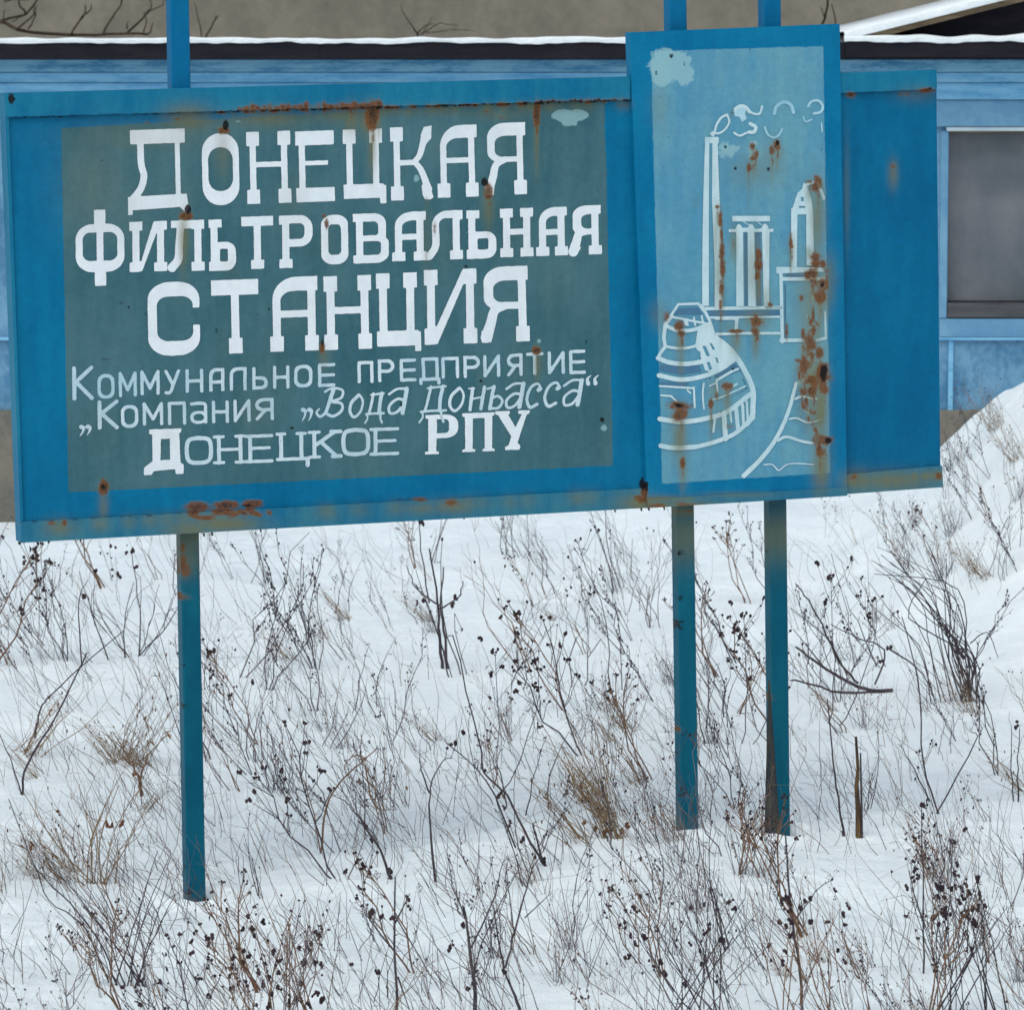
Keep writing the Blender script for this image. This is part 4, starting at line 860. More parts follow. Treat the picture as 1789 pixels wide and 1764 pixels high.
for q in ([(255, 750), (400, 765), (530, 755), (545, 800), (400, 820), (250, 795)], [(630, 810), (770, 735), (830, 790), (640, 845)], [(820, 800), (865, 920), (640, 1040), (660, 1030), (850, 920)], [(350, 400), (390, 355), (520, 350), (550, 400), (500, 400)], [(255, 870), (460, 880), (430, 905), (255, 895)]):
    mural('painted_dome_shade', [('P', q)], B, M['grey3'], K-.0014, wob=.8)
mural('painted_road_edge', [S(34, (840, 1528), (960, 1410), (1070, 1260), (1150, 1080), (1205, 880), w1=24, sm=True)], B, M['white3'], K)
mural('painted_wave', [S(17, (1200, 990), (1245, 972), (1300, 985), (1350, 990), sm=True), S(14, (1160, 1130), (1210, 1125), (1290, 1155), (1380, 1135), sm=True), S(20, (1080, 1280), (1140, 1255), (1240, 1285), (1320, 1300), sm=True)], B, M['white3'], K)
mural('painted_wave', [S(9, (980, 1450), (1040, 1450), (1085, 1490), (1140, 1450), (1220, 1442), (1330, 1450), sm=True)], B, M['white2'], K)

# ------------------------------------------------------------------ short weathered stake in the snow
def at_ground(px, py):
    p = ground_at(px, py); return p
sp = at_ground(1500, 1462); k = sp.y/F*1.01
o = empty('wooden_stake', tuple(sp)); tag(o, 'short split brown stake standing in the snow right of the right post', 'stake')
m = MB(); m.tube([(0, 0, -.15), (-.002, 0, .1*1), (-.009, .002, .2), (-.004, 0, .26), (-.013, 0.004, 178*k)], .0125, .005, 5); m.build('stake_wood', M['tim'], o)
m = MB(); m.tube([(.012, -.004, -.1), (.010, -.006, .12), (.004, -.005, 150*k)], .006, .003, 4); m.build('split_strip', M['st_dark'], o)

# ------------------------------------------------------------------ dry weeds
RN = random.Random(5)
def wig(p0, p1, n=5, amp=0.02, bow=(0, 0, 0), rnd=RN):
    p0 = Vector(p0); p1 = Vector(p1); L = (p1-p0).length; out = []
    for i in range(n+1):
        t = i/n; p = p0.lerp(p1, t) + Vector(bow)*math.sin(math.pi*t)*L
        if 0 < i < n: p += Vector((rnd.uniform(-1, 1), rnd.uniform(-1, 1), rnd.uniform(-1, 1)))*amp*L
        out.append(p)
    return out
def rdir(lean, spread, rnd=RN):
    return Vector((lean + rnd.uniform(-spread, spread), rnd.uniform(-spread, spread), 1)).normalized()
def head_cluster(sm, hm, p, d, n, r, ln):
    for i in range(n):
        q = p + (d + Vector((RN.uniform(-1, 1), RN.uniform(-1, 1), RN.uniform(-.3, .7)))*0.8).normalized()*ln*RN.uniform(.5, 1.2)
        sm.tube([p, q], .0011, .0008, 3); hm.blob(q, r*RN.uniform(.7, 1.2), sq=RN.uniform(.8, 1.5))
def dried_leaf(m, p, L):
    d = Vector((RN.uniform(-1, 1), RN.uniform(-1, 1), RN.uniform(-1.2, .2))).normalized(); s = d.cross(Vector((0, 0, 1)))*L*.22
    n = len(m.v); q = p+d*L*.5+Vector((0, 0, .1*L)); e = p+d*L
    m.v += [tuple(p), tuple(q+s), tuple(e), tuple(q-s)]; m.f += [(n, n+1, n+2), (n, n+2, n+3)]; m.m += [0, 0]
def v_umbel(H=.5, lean=-.15, ns=2, th=.0026, heads=4, hr=.0062):
    s, h = MB(), MB()
    for k in range(ns):
        d = rdir(lean, .28); L = H*RN.uniform(.7, 1.05); b = Vector((RN.uniform(-.02, .02), RN.uniform(-.02, .02), -.04))
        pts = wig(b, b + d*L, 6, .03, (RN.uniform(-.12, .08), 0, 0)); s.tube(pts, th, th*.5, 4)
        head_cluster(s, h, pts[-1], d, RN.randint(2, heads), hr, .025)
        for j in range(RN.randint(4, 8)):
            t = RN.uniform(.4, .95); i = int(t*6); p = pts[i].lerp(pts[min(i+1, 6)], t*6-i)
            bd = (d + Vector((RN.choice((-1, 1))*RN.uniform(.3, .9), RN.uniform(-.6, .6), RN.uniform(-.1, .4)))).normalized()
            q = wig(p, p + bd*H*RN.uniform(.1, .28), 3, .04, (0, 0, -.04)); s.tube(q, th*.55, th*.32, 3)
            head_cluster(s, h, q[-1], bd, RN.randint(1, heads), hr*.9, .018)
            if RN.random() < .3: dried_leaf(h, q[1], .025)
    return s, h
def v_worm(H=.55, lean=-.15, ns=2, th=.0024):
    s, h = MB(), MB()
    for k in range(ns):
        d = rdir(lean, .25); L = H*RN.uniform(.7, 1.05); b = Vector((RN.uniform(-.02, .02), RN.uniform(-.02, .02), -.04))
        pts = wig(b, b + d*L, 7, .028, (RN.uniform(-.14, .1), 0, 0)); s.tube(pts, th, th*.4, 4)
        for j in range(RN.randint(9, 16)):
            t = RN.uniform(.25, 1); i = min(6, int(t*7)); p = pts[i].lerp(pts[i+1], t*7-i)
            bd = (d*1.2 + Vector((RN.choice((-1, 1))*RN.uniform(.2, .6), RN.uniform(-.5, .5), 0))).normalized()
            q = wig(p, p + bd*H*RN.uniform(.06, .2)*(1.3-t), 3, .05); s.tube(q, th*.45, th*.25, 3)
            for u in q[1:]:
                if RN.random() < .6: h.blob(u + Vector((RN.uniform(-1, 1), 0, RN.uniform(-1, 1)))*.003, RN.uniform(.002, .0042), sq=1.4)
    return s, h
def v_twig(H=.5, lean=-.2, ns=3, th=.0024):
    s, h = MB(), MB()
    def fork(p, d, L, t, dep):
        q = wig(p, p + d*L, 3, .06, (RN.uniform(-.1, .1), 0, 0)); s.tube(q, t, t*.6, 4 if dep == 0 else 3)
        if dep < 3:
            for k in range(RN.choice((1, 2, 2, 3))):
                e = (d + Vector((RN.uniform(-.55, .55), RN.uniform(-.5, .5), RN.uniform(-.1, .3)))).normalized()
                fork(q[-1] if RN.random() < .6 else q[2], e, L*RN.uniform(.5, .85), t*.62, dep+1)
        elif RN.random() < .25: h.blob(q[-1], .004, sq=1.4)
    for k in range(ns): fork(Vector((RN.uniform(-.03, .03), RN.uniform(-.03, .03), -.04)), rdir(lean, .35), H*.42, th, 0)
    if not h.v: h.blob((0, 0, .0), .003)
    return s, h
def v_grass(H=.45, lean=-.25, n=22, th=.0014, spread=.35):
    s, h = MB(), MB()
    for k in range(n):
        d = rdir(lean, spread); L = H*RN.uniform(.45, 1.05); b = Vector((RN.uniform(-.05, .05), RN.uniform(-.05, .05), -.03))
        pts = wig(b, b + d*L + Vector((0, 0, -.12*L*RN.random())), 5, .02, (RN.uniform(-.2, .16), RN.uniform(-.05, .05), .03))
        if RN.random() < .35: pts = pts[:4] + [pts[3] + Vector((RN.uniform(-.5, .3), RN.uniform(-.3, .3), RN.uniform(-.6, .1))).normalized()*L*RN.uniform(.2, .4)]
        s.tube(pts, th*RN.uniform(.7, 1.4), th*.35, 3)
        if RN.random() < .3:
            for u in pts[-2:]: h.blob(u, .003, sq=2.4)
        if RN.random() < .25: dried_leaf(h, pts[2], .035)
    if not h.v: h.blob((0, 0, 0), .003)
    return s, h
def v_stalk(H=.5, lean=-.1, n=3, th=.0026):
    s, h = MB(), MB()
    for k in range(n):
        d = rdir(lean, .18); L = H*RN.uniform(.6, 1.05); b = Vector((RN.uniform(-.05, .05), RN.uniform(-.04, .04), -.04))
        pts = wig(b, b + d*L, 6, .02, (RN.uniform(-.1, .1), 0, 0))
        if RN.random() < .4: pts = pts[:5] + [pts[4] + Vector((RN.uniform(-.8, .5), RN.uniform(-.3, .3), RN.uniform(-.8, .2))).normalized()*L*RN.uniform(.15, .35)]
        s.tube(pts, th*RN.uniform(.6, 1.3), th*.4, 4)
        for u in pts[2:]:
            if RN.random() < .5: dried_leaf(h, u, RN.uniform(.012, .035))
            if RN.random() < .2: h.blob(u, .004, sq=1.8)
    return s, h
names = ['seed_weed', 'wormwood_weed', 'twig_weed', 'grass_tuft', 'weed_stalk']
KINDS = {
 'seed_weed': ([v_umbel(lean=l, ns=n, th=.0019 + .0006*((n*7+int(abs(l)*20)) % 4), hr=.0046 + .0007*(n % 3)) for l, n in ((-.25, 1), (-.4, 2), (.1, 2), (-.3, 3), (-.6, 2), (-.1, 3))], [M['st_dark'], M['st_brown']], M['seed'], 'branching dry weed with small dark seed heads'),
 'wormwood_weed': ([v_worm(lean=l, ns=n) for l, n in ((-.25, 1), (-.45, 2), (.1, 1), (-.35, 3), (-.65, 2))], [M['st_grey'], M['st_dark']], M['st_dark'], 'upright feathery dry weed with short side twigs'),
 'twig_weed': ([v_twig(lean=l, ns=n) for l, n in ((-.25, 2), (-.45, 3), (.2, 2), (-.7, 3), (-.1, 4))], [M['st_grey'], M['st_brown']], M['seed'], 'leafless forking dry weed'),
 'grass_tuft': ([v_grass(lean=l, n=n) for l, n in ((-.3, 16), (-.5, 26), (.1, 18), (-.7, 20), (-.15, 30))], [M['st_grey'], M['st_tan']], M['st_brown'], 'thin dry grass tuft'),
 'weed_stalk': ([v_stalk(lean=l, n=n) for l, n in ((-.15, 1), (-.35, 2), (.1, 2), (-.5, 3), (-.25, 4))], [M['st_dark'], M['st_grey']], M['st_dark'], 'bare straight dry weed stalk'),
}
PROTO = {}
for kn, (vs, sms, hm_, lb) in KINDS.items():
    for i, (s, h) in enumerate(vs):
        def mk(b, nm, mat):
            me = bpy.data.meshes.new(nm); me.from_pydata([tuple(q) for q in b.v], [], b.f); me.materials.append(mat); me.update(); return me
        PROTO[(kn, i)] = (mk(s, 'stem', sms[i % len(sms)]), mk(h, 'seed_heads' if kn != 'weed_stalk' else 'dry_leaves', hm_))
LAND = [((343, 1575), 'the left post foot'), ((1201, 1442), 'the middle post foot'), ((1361, 1456), 'the right post foot'), ((1500, 1462), 'the brown stake'), ((230, 1722), 'the mounded bushy weed'),
        ((38, 1388), 'the forked left edge stalk'), ((175, 1545), 'the rusty bent grass'), ((1685, 1225), 'the dark leaning sheaf'), ((1548, 1210), 'the lying branch'), ((590, 1440), 'the hooked stem'),
        ((774, 1168), 'the twin dark stalks'), ((1690, 1740), 'the densest seed clump'), ((490, 1740), 'the sprawling seed mass'), ((694, 1700), 'the tall left centre stem'), ((905, 1740), 'the Y shaped stalk'),
        ((955, 1512), 'the long budded stem'), ((1065, 1465), 'the rust tinged grass'), ((1780, 1400), 'the pale headed stalk'), ((215, 1150), 'the board corner weed'), ((1760, 880), 'the right snow mound'),
        ((1400, 1740), 'the tall right stem'), ((759, 1540), 'the black middled stalk'), ((1630, 1420), 'the long open snow stalk'), ((560, 960), 'the board bottom centre'), ((1000, 960), 'the picture panel edge'), ((1290, 960), 'the gap between right posts'), ((1220, 1740), 'the wide seed spray')]
USED = {}
SHORT = {'seed_weed': 'seed-headed weed', 'wormwood_weed': 'feathery dry weed', 'twig_weed': 'bare forking weed', 'grass_tuft': 'dry grass tuft', 'weed_stalk': 'bare weed stalk'}
def describe(kn, px, py, Hpx, flip, i):
    size = 'tall' if Hpx > 205 else ('short' if Hpx < 130 else 'medium')
    lean = [[-.25, -.4, .1, -.3, -.6, -.1], [-.25, -.45, .1, -.35, -.65], [-.25, -.45, .2, -.7, -.1], [-.3, -.5, .1, -.7, -.15], [-.15, -.35, .1, -.5, -.25]][names.index(kn)][i]*flip
    lt = 'leaning left' if lean < -.18 else ('leaning right' if lean > .18 else 'upright')
    ds = sorted(LAND, key=lambda L: (L[0][0]-px)**2 + ((L[0][1]-py)*1.3)**2)
    for L in ds[:4]:
        dx, dy = px-L[0][0], py-L[0][1]; dist = math.hypot(dx, dy)
        if abs(dx) > abs(dy)*1.2: rel = 'right of' if dx > 0 else 'left of'
        else: rel = 'in front of' if dy > 0 else 'behind'
        nr = 'close ' if dist < 45 else ('well ' if dist > 130 else 'just ')
        lb = '%s %s %s, %s%s %s' % (size, SHORT[kn], lt, nr, rel, L[1])
        if lb not in USED: break
    USED[lb] = USED.get(lb, 0) + 1
    return lb
def weed(kn, i, px, py, Hpx, rz, flip=1):
    p = ground_at(px, py); Hm = Hpx*p.y/F*1.02; sx = Hm/.5
    o = empty(kn, tuple(p)); o.scale = (sx*flip, sx, sx); o.rotation_euler = (0, 0, rz)
    tag(o, describe(kn, px, py, Hpx, flip, i), 'grass' if kn == 'grass_tuft' else 'weed', KINDS[kn][3] + 's standing in the snow')
    ms, mh = PROTO[(kn, i)]
    for me, nm in ((ms, 'stem' if kn != 'grass_tuft' else 'blades'), (mh, 'seed_heads' if kn != 'weed_stalk' else 'dry_leaves')):
        c = bpy.data.objects.new(nm, me); COL.objects.link(c); c.parent = o; c['kind'] = 'stuff'
    return o
def clear(px, py):
    if py < 1010 and px < 330: return True
    if px > 1585 and 1040 < py < 1235 and not (1640 < px < 1700): return True
    if 1425 < px < 1600 and 1500 < py < 1640: return True
    if 20 < px < 150 and 1575 < py < 1690: return True
    if 560 < px < 760 and 1560 < py < 1640: return RN.random() < .7
    return False
cnt = 0; tries = 0
while cnt < 390 and tries < 9000:
    tries += 1
    px = RN.uniform(-60, 1850); py = 960 + 960*RN.random()**1.05
    if py < 985 and RN.random() < .4: continue
    if clear(px, py) or mnoise.noise(Vector((px/150, py/120, 7.7))) < -0.20: continue
    near = py > 1500
    kn = RN.choices(names, (3.2, 3, 2.6, 2.2, 2.4) if near else (2.0, 3, 2.6, 2.6, 2.6))[0]
    Hpx = RN.uniform(110, 290) * (0.75 if py < 1150 else 1.0) * (1.0 if kn != 'grass_tuft' else .8)
    i = RN.randrange(len(KINDS[kn][0]))
    if (px < 300 and 1300 < py < 1560 or 930 < px < 1130 and 1330 < py < 1560) and RN.random() < .65: kn, i = 'grass_tuft', RN.choice((1, 3))
    weed(kn, i, px, py, Hpx, RN.uniform(-.7, .7), 1 if RN.random() < .88 else -1)
    cnt += 1

# individually placed plants, traced stems standing at their own place in the snow
def traced(name, label, base, lines, mat, cat='weed', heads=None, hmat=None, depth=.18, hr=3.6):
    p = ground_at(*base); o = empty(name, tuple(p)); tag(o, label, cat); s = MB(); kk = p.y/F*1.01
    rnd = random.Random(int(base[0]*7+base[1]))
    def loc(x, y, dy): return Vector(((x-base[0])*kk, dy, -(y-base[1])*kk))
    for ln in lines:
        wpx = ln[0]; pts = ln[1:]; d1 = rnd.uniform(-depth, depth); L = []
        sm_ = smooth(pts, 4)
        ph = rnd.uniform(0, 50); am = 2.6
        for i, q in enumerate(sm_):
            q = (q[0] + am*mnoise.noise(Vector((ph, i*.9, 0))), q[1] + am*mnoise.noise(Vector((ph, i*.9, 9))))
            hgt = max(0, base[1]-q[1])/250
            L.append(loc(q[0]+rnd.uniform(-.8, .8), q[1]+rnd.uniform(-.8, .8), d1*hgt))
        s.tube(L, wpx*kk/2*.9, wpx*kk/2*.4, 5)
        if len(L) > 5 and wpx > 2.4:      # fine side twigs
            for z in range(rnd.randint(1, 4)):
                a = L[rnd.randint(3, len(L)-1)]; e = a + Vector((rnd.uniform(-1, 1)*.05, rnd.uniform(-1, 1)*.03, rnd.uniform(.01, .09)))
                md = a.lerp(e, .5) + Vector((rnd.uniform(-1, 1)*.008, 0, 0))
                s.tube([a, md, e], .0011, .0006, 3)
    s.build('stem', mat, o)['kind'] = 'stuff'
    h = MB()
    hd = list(heads or [])
    for (x, y, r) in hd: 
        hgt = max(0, base[1]-y)/250
        dy = rnd.uniform(-depth, depth)*hgt
        for q in range(1 if r < 8 else 3):
            rr_ = min(r, 9)*.85
            h.blob(loc(x + (rnd.uniform(-.4, .4)*r if q else 0), y + (rnd.uniform(-.55, .55)*r if q else 0), dy), rr_*kk/2*rnd.uniform(.6, 1.05), sq=rnd.uniform(.8, 1.7))
    if h.v: h.build('seed_heads', hmat or M['seed'], o)['kind'] = 'stuff'
    return o
def fan(base, n, x0, x1, y0, y1, wpx, rnd, mid=.5, curl=12):
    L = []; foot = 30 if base[1] < 1750 else 75
    for i in range(n):
        t = (i + rnd.uniform(-2.4, 2.4))/max(1, n-1); x = x0 + (x1-x0)*t; y = rnd.uniform(y0, y1)
        b = (base[0] + rnd.uniform(-foot, foot), base[1] + rnd.uniform(0, 14))
        c = (b[0]*.5 + x*.5 + rnd.uniform(-curl, curl), b[1]*.5 + y*.5 + rnd.uniform(-6, 14))
        L.append((wpx*rnd.uniform(.6, 1.15), b, c, (x, y)))
        if rnd.random() < .6: L.append((wpx*.55, c, ((c[0]+x)/2 + rnd.uniform(-16, 16), (c[1]+y)/2), (x + rnd.uniform(-34, 34), y + rnd.uniform(-14, 30))))
    return L
r_ = random.Random(3)
traced('bushy_weed', 'bushy fan of bare stems rising from a small snow mound at the bottom left', (230, 1722), fan((225, 1722), 13, 95, 320, 1470, 1600, 3.2, r_) + [(4, (205, 1722), (170, 1640), (120, 1580), (60, 1520), (10, 1400)), (3.5, (190, 1715), (150, 1610), (90, 1560), (70, 1500))], M['st_dark'])
traced('forked_stalk', 'thick dark forked stalk leaning right at the left edge of the snow', (38, 1388), [(5, (38, 1392), (50, 1330), (100, 1250), (150, 1150), (160, 1130)), (4, (60, 1290), (70, 1240), (90, 1215), (160, 1150), (215, 1105)), (3, (150, 1150), (148, 1040), (165, 1000)), (3, (38, 1390), (20, 1320), (0, 1270))], M['st_dark'], heads=[(150, 1040, 8), (163, 1002, 9), (55, 1058, 12)])
traced('bent_grass', 'clump of tan and rust brown bent grass left of the left post', (175, 1545), fan((175, 1540), 14, 60, 300, 1330, 1470, 3.0, r_, curl=26), M['st_tan'], 'grass', [(200, 1432, 16), (185, 1436, 14), (212, 1440, 14), (98, 1422, 12), (240, 1345, 10), (60, 1470, 8)], M['leaf'])
traced('brown_stem', 'short dark brown broken stem with rusty top left of the left post', (248, 1390), [(8, (248, 1392), (244, 1360), (232, 1325)), (5, (244, 1365), (256, 1330), (262, 1310)), (3, (232, 1328), (200, 1270))], M['st_brown'])
traced('weed_sheaf', 'dense dark sheaf of stems leaning left in the clear snow at the right', (1685, 1225), [(r_.uniform(2.2, 4), (1670+r_.uniform(0, 45), 1228+r_.uniform(-6, 14)), (1655+r_.uniform(0, 50), 1150), (1575+r_.uniform(0, 110), 1040+r_.uniform(-20, 50)), (1515+r_.uniform(0, 150), 945+r_.uniform(0, 80))) for i in range(16)] + [(3, (1690, 1120), (1720, 1100), (1740, 1145)), (8, (1684, 1150), (1666, 1118), (1650, 1090))] + [(2.4, (1690-i*9, 1232), (1670-i*9+r_.uniform(-15, 15), 1130), (1630-i*12+r_.uniform(-30, 30), 1010+i*8), (1590-i*12+r_.uniform(-40, 40), 940+i*12)) for i in range(8)], M['st_dark'])
traced('lying_branch', 'dark branching twig lying low across the snow right of the right post', (1548, 1210), [(9, (1560, 1206), (1520, 1206), (1480, 1190), (1430, 1160), (1390, 1130)), (6, (1530, 1208), (1470, 1210), (1400, 1190), (1380, 1188)), (5, (1500, 1195), (1470, 1160), (1435, 1090), (1405, 1040), (1390, 1020)), (4, (1530, 1195), (1545, 1135), (1500, 1115), (1450, 1090)), (4, (1550, 1130), (1600, 1165), (1640, 1220)), (3.5, (1480, 1180), (1440, 1110), (1380, 1060)), (3, (1440, 1165), (1385, 1100)), (4, (1520, 1206), (1540, 1270))], M['st_dark'], 'branch', [(1555, 1132, 14), (1475, 1218, 16), (1420, 1215, 12)], depth=.08)
traced('hooked_stem', 'pale brown stem with a curled hook end in front of the middle snow', (560, 1490), [(4.5, (560, 1495), (570, 1410), (600, 1360), (640, 1325), (660, 1305)), (3.5, (640, 1325), (625, 1316), (608, 1325), (602, 1342)), (3, (640, 1325), (655, 1400), (690, 1410)), (3, (560, 1490), (545, 1400), (520, 1330))], M['st_brown'])
traced('twin_stalks', 'pair of dark upright stalks with a snowless foot below the middle of the board', (774, 1168), [(7, (773, 1172), (768, 1110), (764, 1050), (750, 960)), (6, (781, 1170), (776, 1100), (770, 1060), (776, 990)), (4, (770, 1060), (730, 1030), (710, 990)), (4, (768, 1060), (800, 1040), (810, 1010)), (3, (750, 1050), (735, 930), (738, 900))], M['st_dark'], heads=[(740, 1045, 10), (790, 1060, 10), (795, 1045, 9), (730, 1050, 10), (738, 905, 9)])
sh = [(x, y, r_.uniform(7, 12)) for x, y in [(1630 + r_.uniform(-8, 70)*1.2, 1520 + r_.uniform(0, 100)) for _ in range(40)]]
traced('seed_clump', 'densest clump of dark round seed heads at the bottom right', (1690, 1775), fan((1690, 1775), 22, 1620, 1760, 1515, 1600, 3.4, r_), M['st_dark'], heads=sh)
sh = [(400 + r_.uniform(0, 170), 1600 + r_.uniform(0, 160), r_.uniform(7, 12)) for _ in range(60)]
traced('seed_clump', 'sprawling mass of dark seed heads at the bottom left of centre', (490, 1800), fan((490, 1800), 22, 400, 600, 1560, 1690, 3.2, r_), M['st_brown'], heads=sh)
sh = [(1080 + r_.uniform(0, 210), 1560 + r_.uniform(0, 150), r_.uniform(6, 11)) for _ in range(46)]
traced('seed_clump', 'wide spray of seed heads in front of the pair of right posts', (1220, 1800), fan((1220, 1800), 20, 1090, 1330, 1540, 1660, 3.2, r_), M['st_dark'], heads=sh)
sh = [(1330 + r_.uniform(0, 150), 1550 + r_.uniform(0, 140), r_.uniform(6, 11)) for _ in range(34)]
traced('seed_clump', 'seed heads on reddish stems crossing in front of the right post foot', (1420, 1800), fan((1420, 1800), 14, 1310, 1480, 1545, 1640, 3.2, r_), M['st_brown'], heads=sh)
sh = [(1600 + r_.uniform(0, 100), 1640 + r_.uniform(0, 120), r_.uniform(6, 10)) for _ in range(8)]
traced('tall_stem', 'tall upright dark stem passing in front of the right post foot', (1402, 1790), [(7, (1404, 1795), (1398, 1700), (1382, 1580), (1376, 1465)), (3, (1384, 1600), (1420, 1545), (1450, 1520)), (3, (1390, 1640), (1350, 1600))], M['st_dark'], heads=[(1386, 1590, 20), (1378, 1570, 10), (1395, 1575, 9), (1400, 1555, 14)])
traced('tall_stem', 'tall upright dark stem left of centre in the nearest snow', (694, 1790), [(7, (694, 1795), (691, 1690), (688, 1540)), (4, (690, 1660), (645, 1600), (640, 1580)), (4, (690, 1620), (715, 1570)), (4, (696, 1700), (716, 1760)), (3, (688, 1600), (750, 1700), (770, 1730))], M['st_dark'], heads=[(689, 1588, 11), (715, 1569, 12), (645, 1602, 9), (650, 1588, 9), (660, 1690, 9), (612, 1685, 9)])
traced('forked_stalk', 'dark Y shaped forked stalk in the nearest snow right of centre', (905, 1775), [(8, (912, 1780), (900, 1740), (880, 1697)), (5, (880, 1697), (870, 1640), (860, 1585)), (5, (882, 1695), (900, 1630), (920, 1560), (932, 1520)), (3, (900, 1630), (890, 1560), (885, 1500)), (3, (915, 1585), (960, 1540))], M['st_dark'], heads=[(881, 1697, 13)])
traced('ragged_stem', 'thick ragged blackish stem at the bottom centre', (828, 1775), [(9, (832, 1780), (826, 1700), (818, 1640), (808, 1590)), (4, (820, 1650), (860, 1560), (880, 1480)), (3.5, (825, 1700), (850, 1620), (905, 1500)), (3, (812, 1610), (790, 1560), (780, 1500))], M['st_dark'], heads=[(826, 1720, 18), (808, 1600, 10), (787, 1645, 14), (830, 1690, 12), (818, 1730, 12)])
traced('leaning_stem', 'long dark weed stem leaning left with dark buds in the middle of the snow', (955, 1512), [(5.5, (955, 1515), (925, 1470), (885, 1390), (845, 1350), (835, 1290), (790, 1110)), (4.5, (952, 1512), (930, 1440), (945, 1490)), (3, (885, 1400), (870, 1330), (850, 1340)), (4, (900, 1480), (850, 1360), (780, 1290))], M['st_dark'], heads=[(845, 1348, 13), (870, 1385, 14), (882, 1402, 10), (892, 1432, 12), (911, 1468, 10), (930, 1490, 14), (952, 1505, 14), (788, 1296, 20), (808, 1288, 12)])
traced('leaning_grass', 'rust tinged grass leaning to the upper left, left of the middle post', (1065, 1465), fan((1065, 1460), 16, 950, 1040, 1240, 1370, 3, r_), M['st_tan'], 'grass', [(1020, 1435, 10), (1060, 1450, 12), (1085, 1452, 12), (1040, 1450, 9), (1095, 1440, 9), (1015, 1370, 8)], M['leaf'])
traced('dark_stalk', 'single thin dark stalk with a black middle section left of centre', (759, 1540), [(6, (760, 1545), (752, 1440), (751, 1370)), (3.5, (751, 1372), (738, 1330), (735, 1300)), (3, (751, 1370), (775, 1325), (790, 1320))], M['st_dark'])
traced('dark_stalk', 'long dark stalk leaning left with a tapered tip left of centre', (683, 1535), [(6, (684, 1540), (665, 1480), (640, 1440), (628, 1425)), (3, (640, 1440), (610, 1400), (580, 1380))], M['st_dark'], heads=[(636, 1442, 13), (650, 1470, 10), (680, 1518, 12), (682, 1530, 12)])
traced('dark_stalk', 'upright bare stalk in the right hand snow near the stake', (1474, 1460), [(5, (1476, 1462), (1462, 1390), (1450, 1300), (1440, 1210)), (3, (1470, 1450), (1500, 1540), (1510, 1545))], M['st_dark'])
traced('dark_stalk', 'long thin stalk leaning left in the open snow at the right', (1630, 1420), [(4, (1640, 1425), (1612, 1330), (1600, 1180), (1570, 1070)), (3.5, (1636, 1420), (1700, 1290), (1690, 1270)), (3, (1625, 1400), (1590, 1330), (1570, 1300))], M['st_dark'])
traced('dark_stalk', 'slanting stalk left of the right snow mound foot with one pale seed head', (1780, 1400), [(3.5, (1780, 1405), (1775, 1340), (1775, 1265)), (3, (1770, 1400), (1768, 1330), (1770, 1270))], M['st_dark'], heads=[(1774, 1262, 13)])
sh = [(180 + r_.uniform(0, 70), 950 + r_.uniform(0, 60), r_.uniform(5, 9)) for _ in range(14)]
traced('branching_weed', 'branching weed with small seed heads just below the board near the left post', (215, 1150), fan((215, 1150), 9, 140, 290, 950, 1060, 3, r_), M['st_dark'], heads=sh)
traced('dark_stalk', 'slim upright seeding weed in the bottom right snow', (1612, 1700), [(4, (1614, 1705), (1612, 1560), (1608, 1400)), (3, (1618, 1620), (1597, 1560), (1588, 1520))], M['st_dark'], heads=[(1607, 1400, 12), (1603, 1412, 8), (1590, 1530, 16), (1597, 1514, 9), (1586, 1550, 11)])
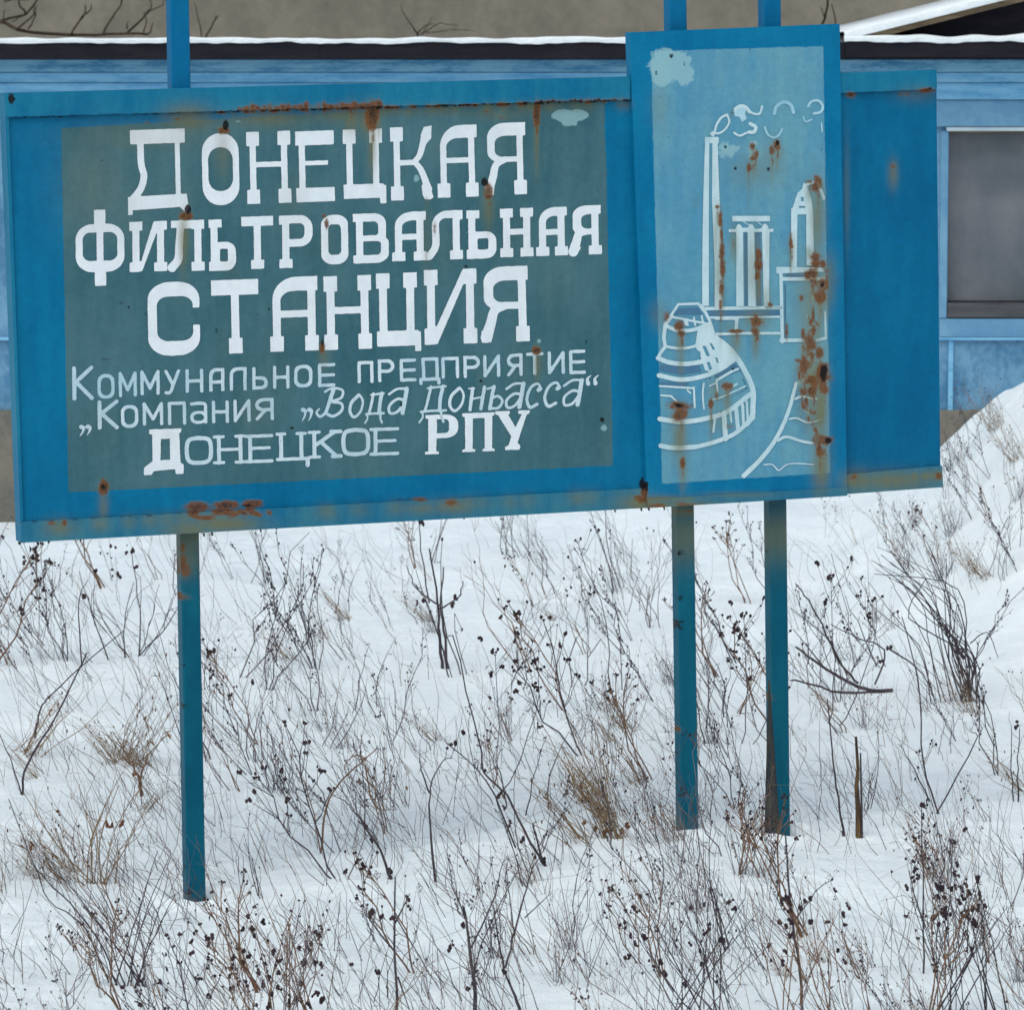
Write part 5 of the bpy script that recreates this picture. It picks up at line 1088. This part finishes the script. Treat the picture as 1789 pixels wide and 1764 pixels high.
# weeds on the snow mound at the right
for (x, y, h_) in [(1700, 905, 150), (1735, 900, 170), (1768, 960, 180), (1665, 930, 130), (1640, 985, 140), (1785, 870, 150), (1720, 1005, 150), (1755, 1010, 130), (1690, 860, 110), (1600, 960, 120), (1560, 985, 120), (1690, 800, 130), (1715, 775, 150), (1745, 745, 140), (1770, 735, 150), (1665, 815, 130), (1735, 830, 150), (1700, 850, 120), (1780, 800, 150), (1655, 870, 90), (1600, 920, 90), (1540, 930, 80), (1500, 950, 90), (1440, 940, 70)]:
    kn = RN.choice(['seed_weed', 'twig_weed', 'wormwood_weed', 'grass_tuft']); i = RN.randrange(5)
    weed(kn, i, x, y, h_, RN.uniform(-.5, .5))

# thin grass nobody could count: one object
m = MB()
for k in range(4300):
    px = RN.uniform(-80, 1870); py = 955 + 880*RN.random()**.9
    cl = mnoise.noise(Vector((px/130, py/110, 3.3)))
    if cl < -0.12 or clear(px, py) or RN.random() < .2: continue
    p = ground_at(px, py)
    d = rdir(-.38, .6); L = RN.uniform(.08, .42)*(1 if RN.random() < .8 else 1.4)
    b = p + Vector((RN.uniform(-.02, .02), RN.uniform(-.02, .02), -.01))
    pts = wig(b, b + d*L, 4, .04, (RN.uniform(-.2, .14), 0, .02))
    if RN.random() < .3: pts = pts[:4] + [pts[3] + Vector((RN.uniform(-.7, .4), RN.uniform(-.3, .3), RN.uniform(-.8, .1))).normalized()*L*RN.uniform(.2, .5)]
    m.tube(pts, RN.uniform(.0008, .0019), .0005, 3, m=RN.choice((0, 0, 1, 2)), cap=False)
tag(m.build('dry_grass', [M['st_grey'], M['st_brown'], M['st_dark']]), 'sparse thin dry grass blades poking through the snow', 'grass', kind='stuff')
m = MB()
for k in range(1500):                     # fallen seeds and chaff lying on the snow
    px = RN.uniform(-60, 1850); py = 960 + 860*RN.random()
    if mnoise.noise(Vector((px/130, py/110, 3.3))) < -0.1 or clear(px, py): continue
    p = ground_at(px, py)
    if RN.random() < .55: m.blob(p + Vector((0, 0, .001)), RN.uniform(.0014, .0036), m=RN.choice((0, 1)), sq=.5)
    else:
        a = RN.uniform(0, 6.3); q = Vector((math.cos(a), math.sin(a), RN.uniform(-.05, .25)))*RN.uniform(.01, .07); m.tube([p + Vector((0, 0, .003)), p + q*.5 + Vector((0, 0, .006)), p + q + Vector((0, 0, .004))], .0012, .0007, 3, m=RN.choice((0, 1)))
tag(m.build('fallen_chaff', [M['seed'], M['st_brown']]), 'dark fallen seeds and broken bits of stem lying on the snow', 'plant debris', kind='stuff')
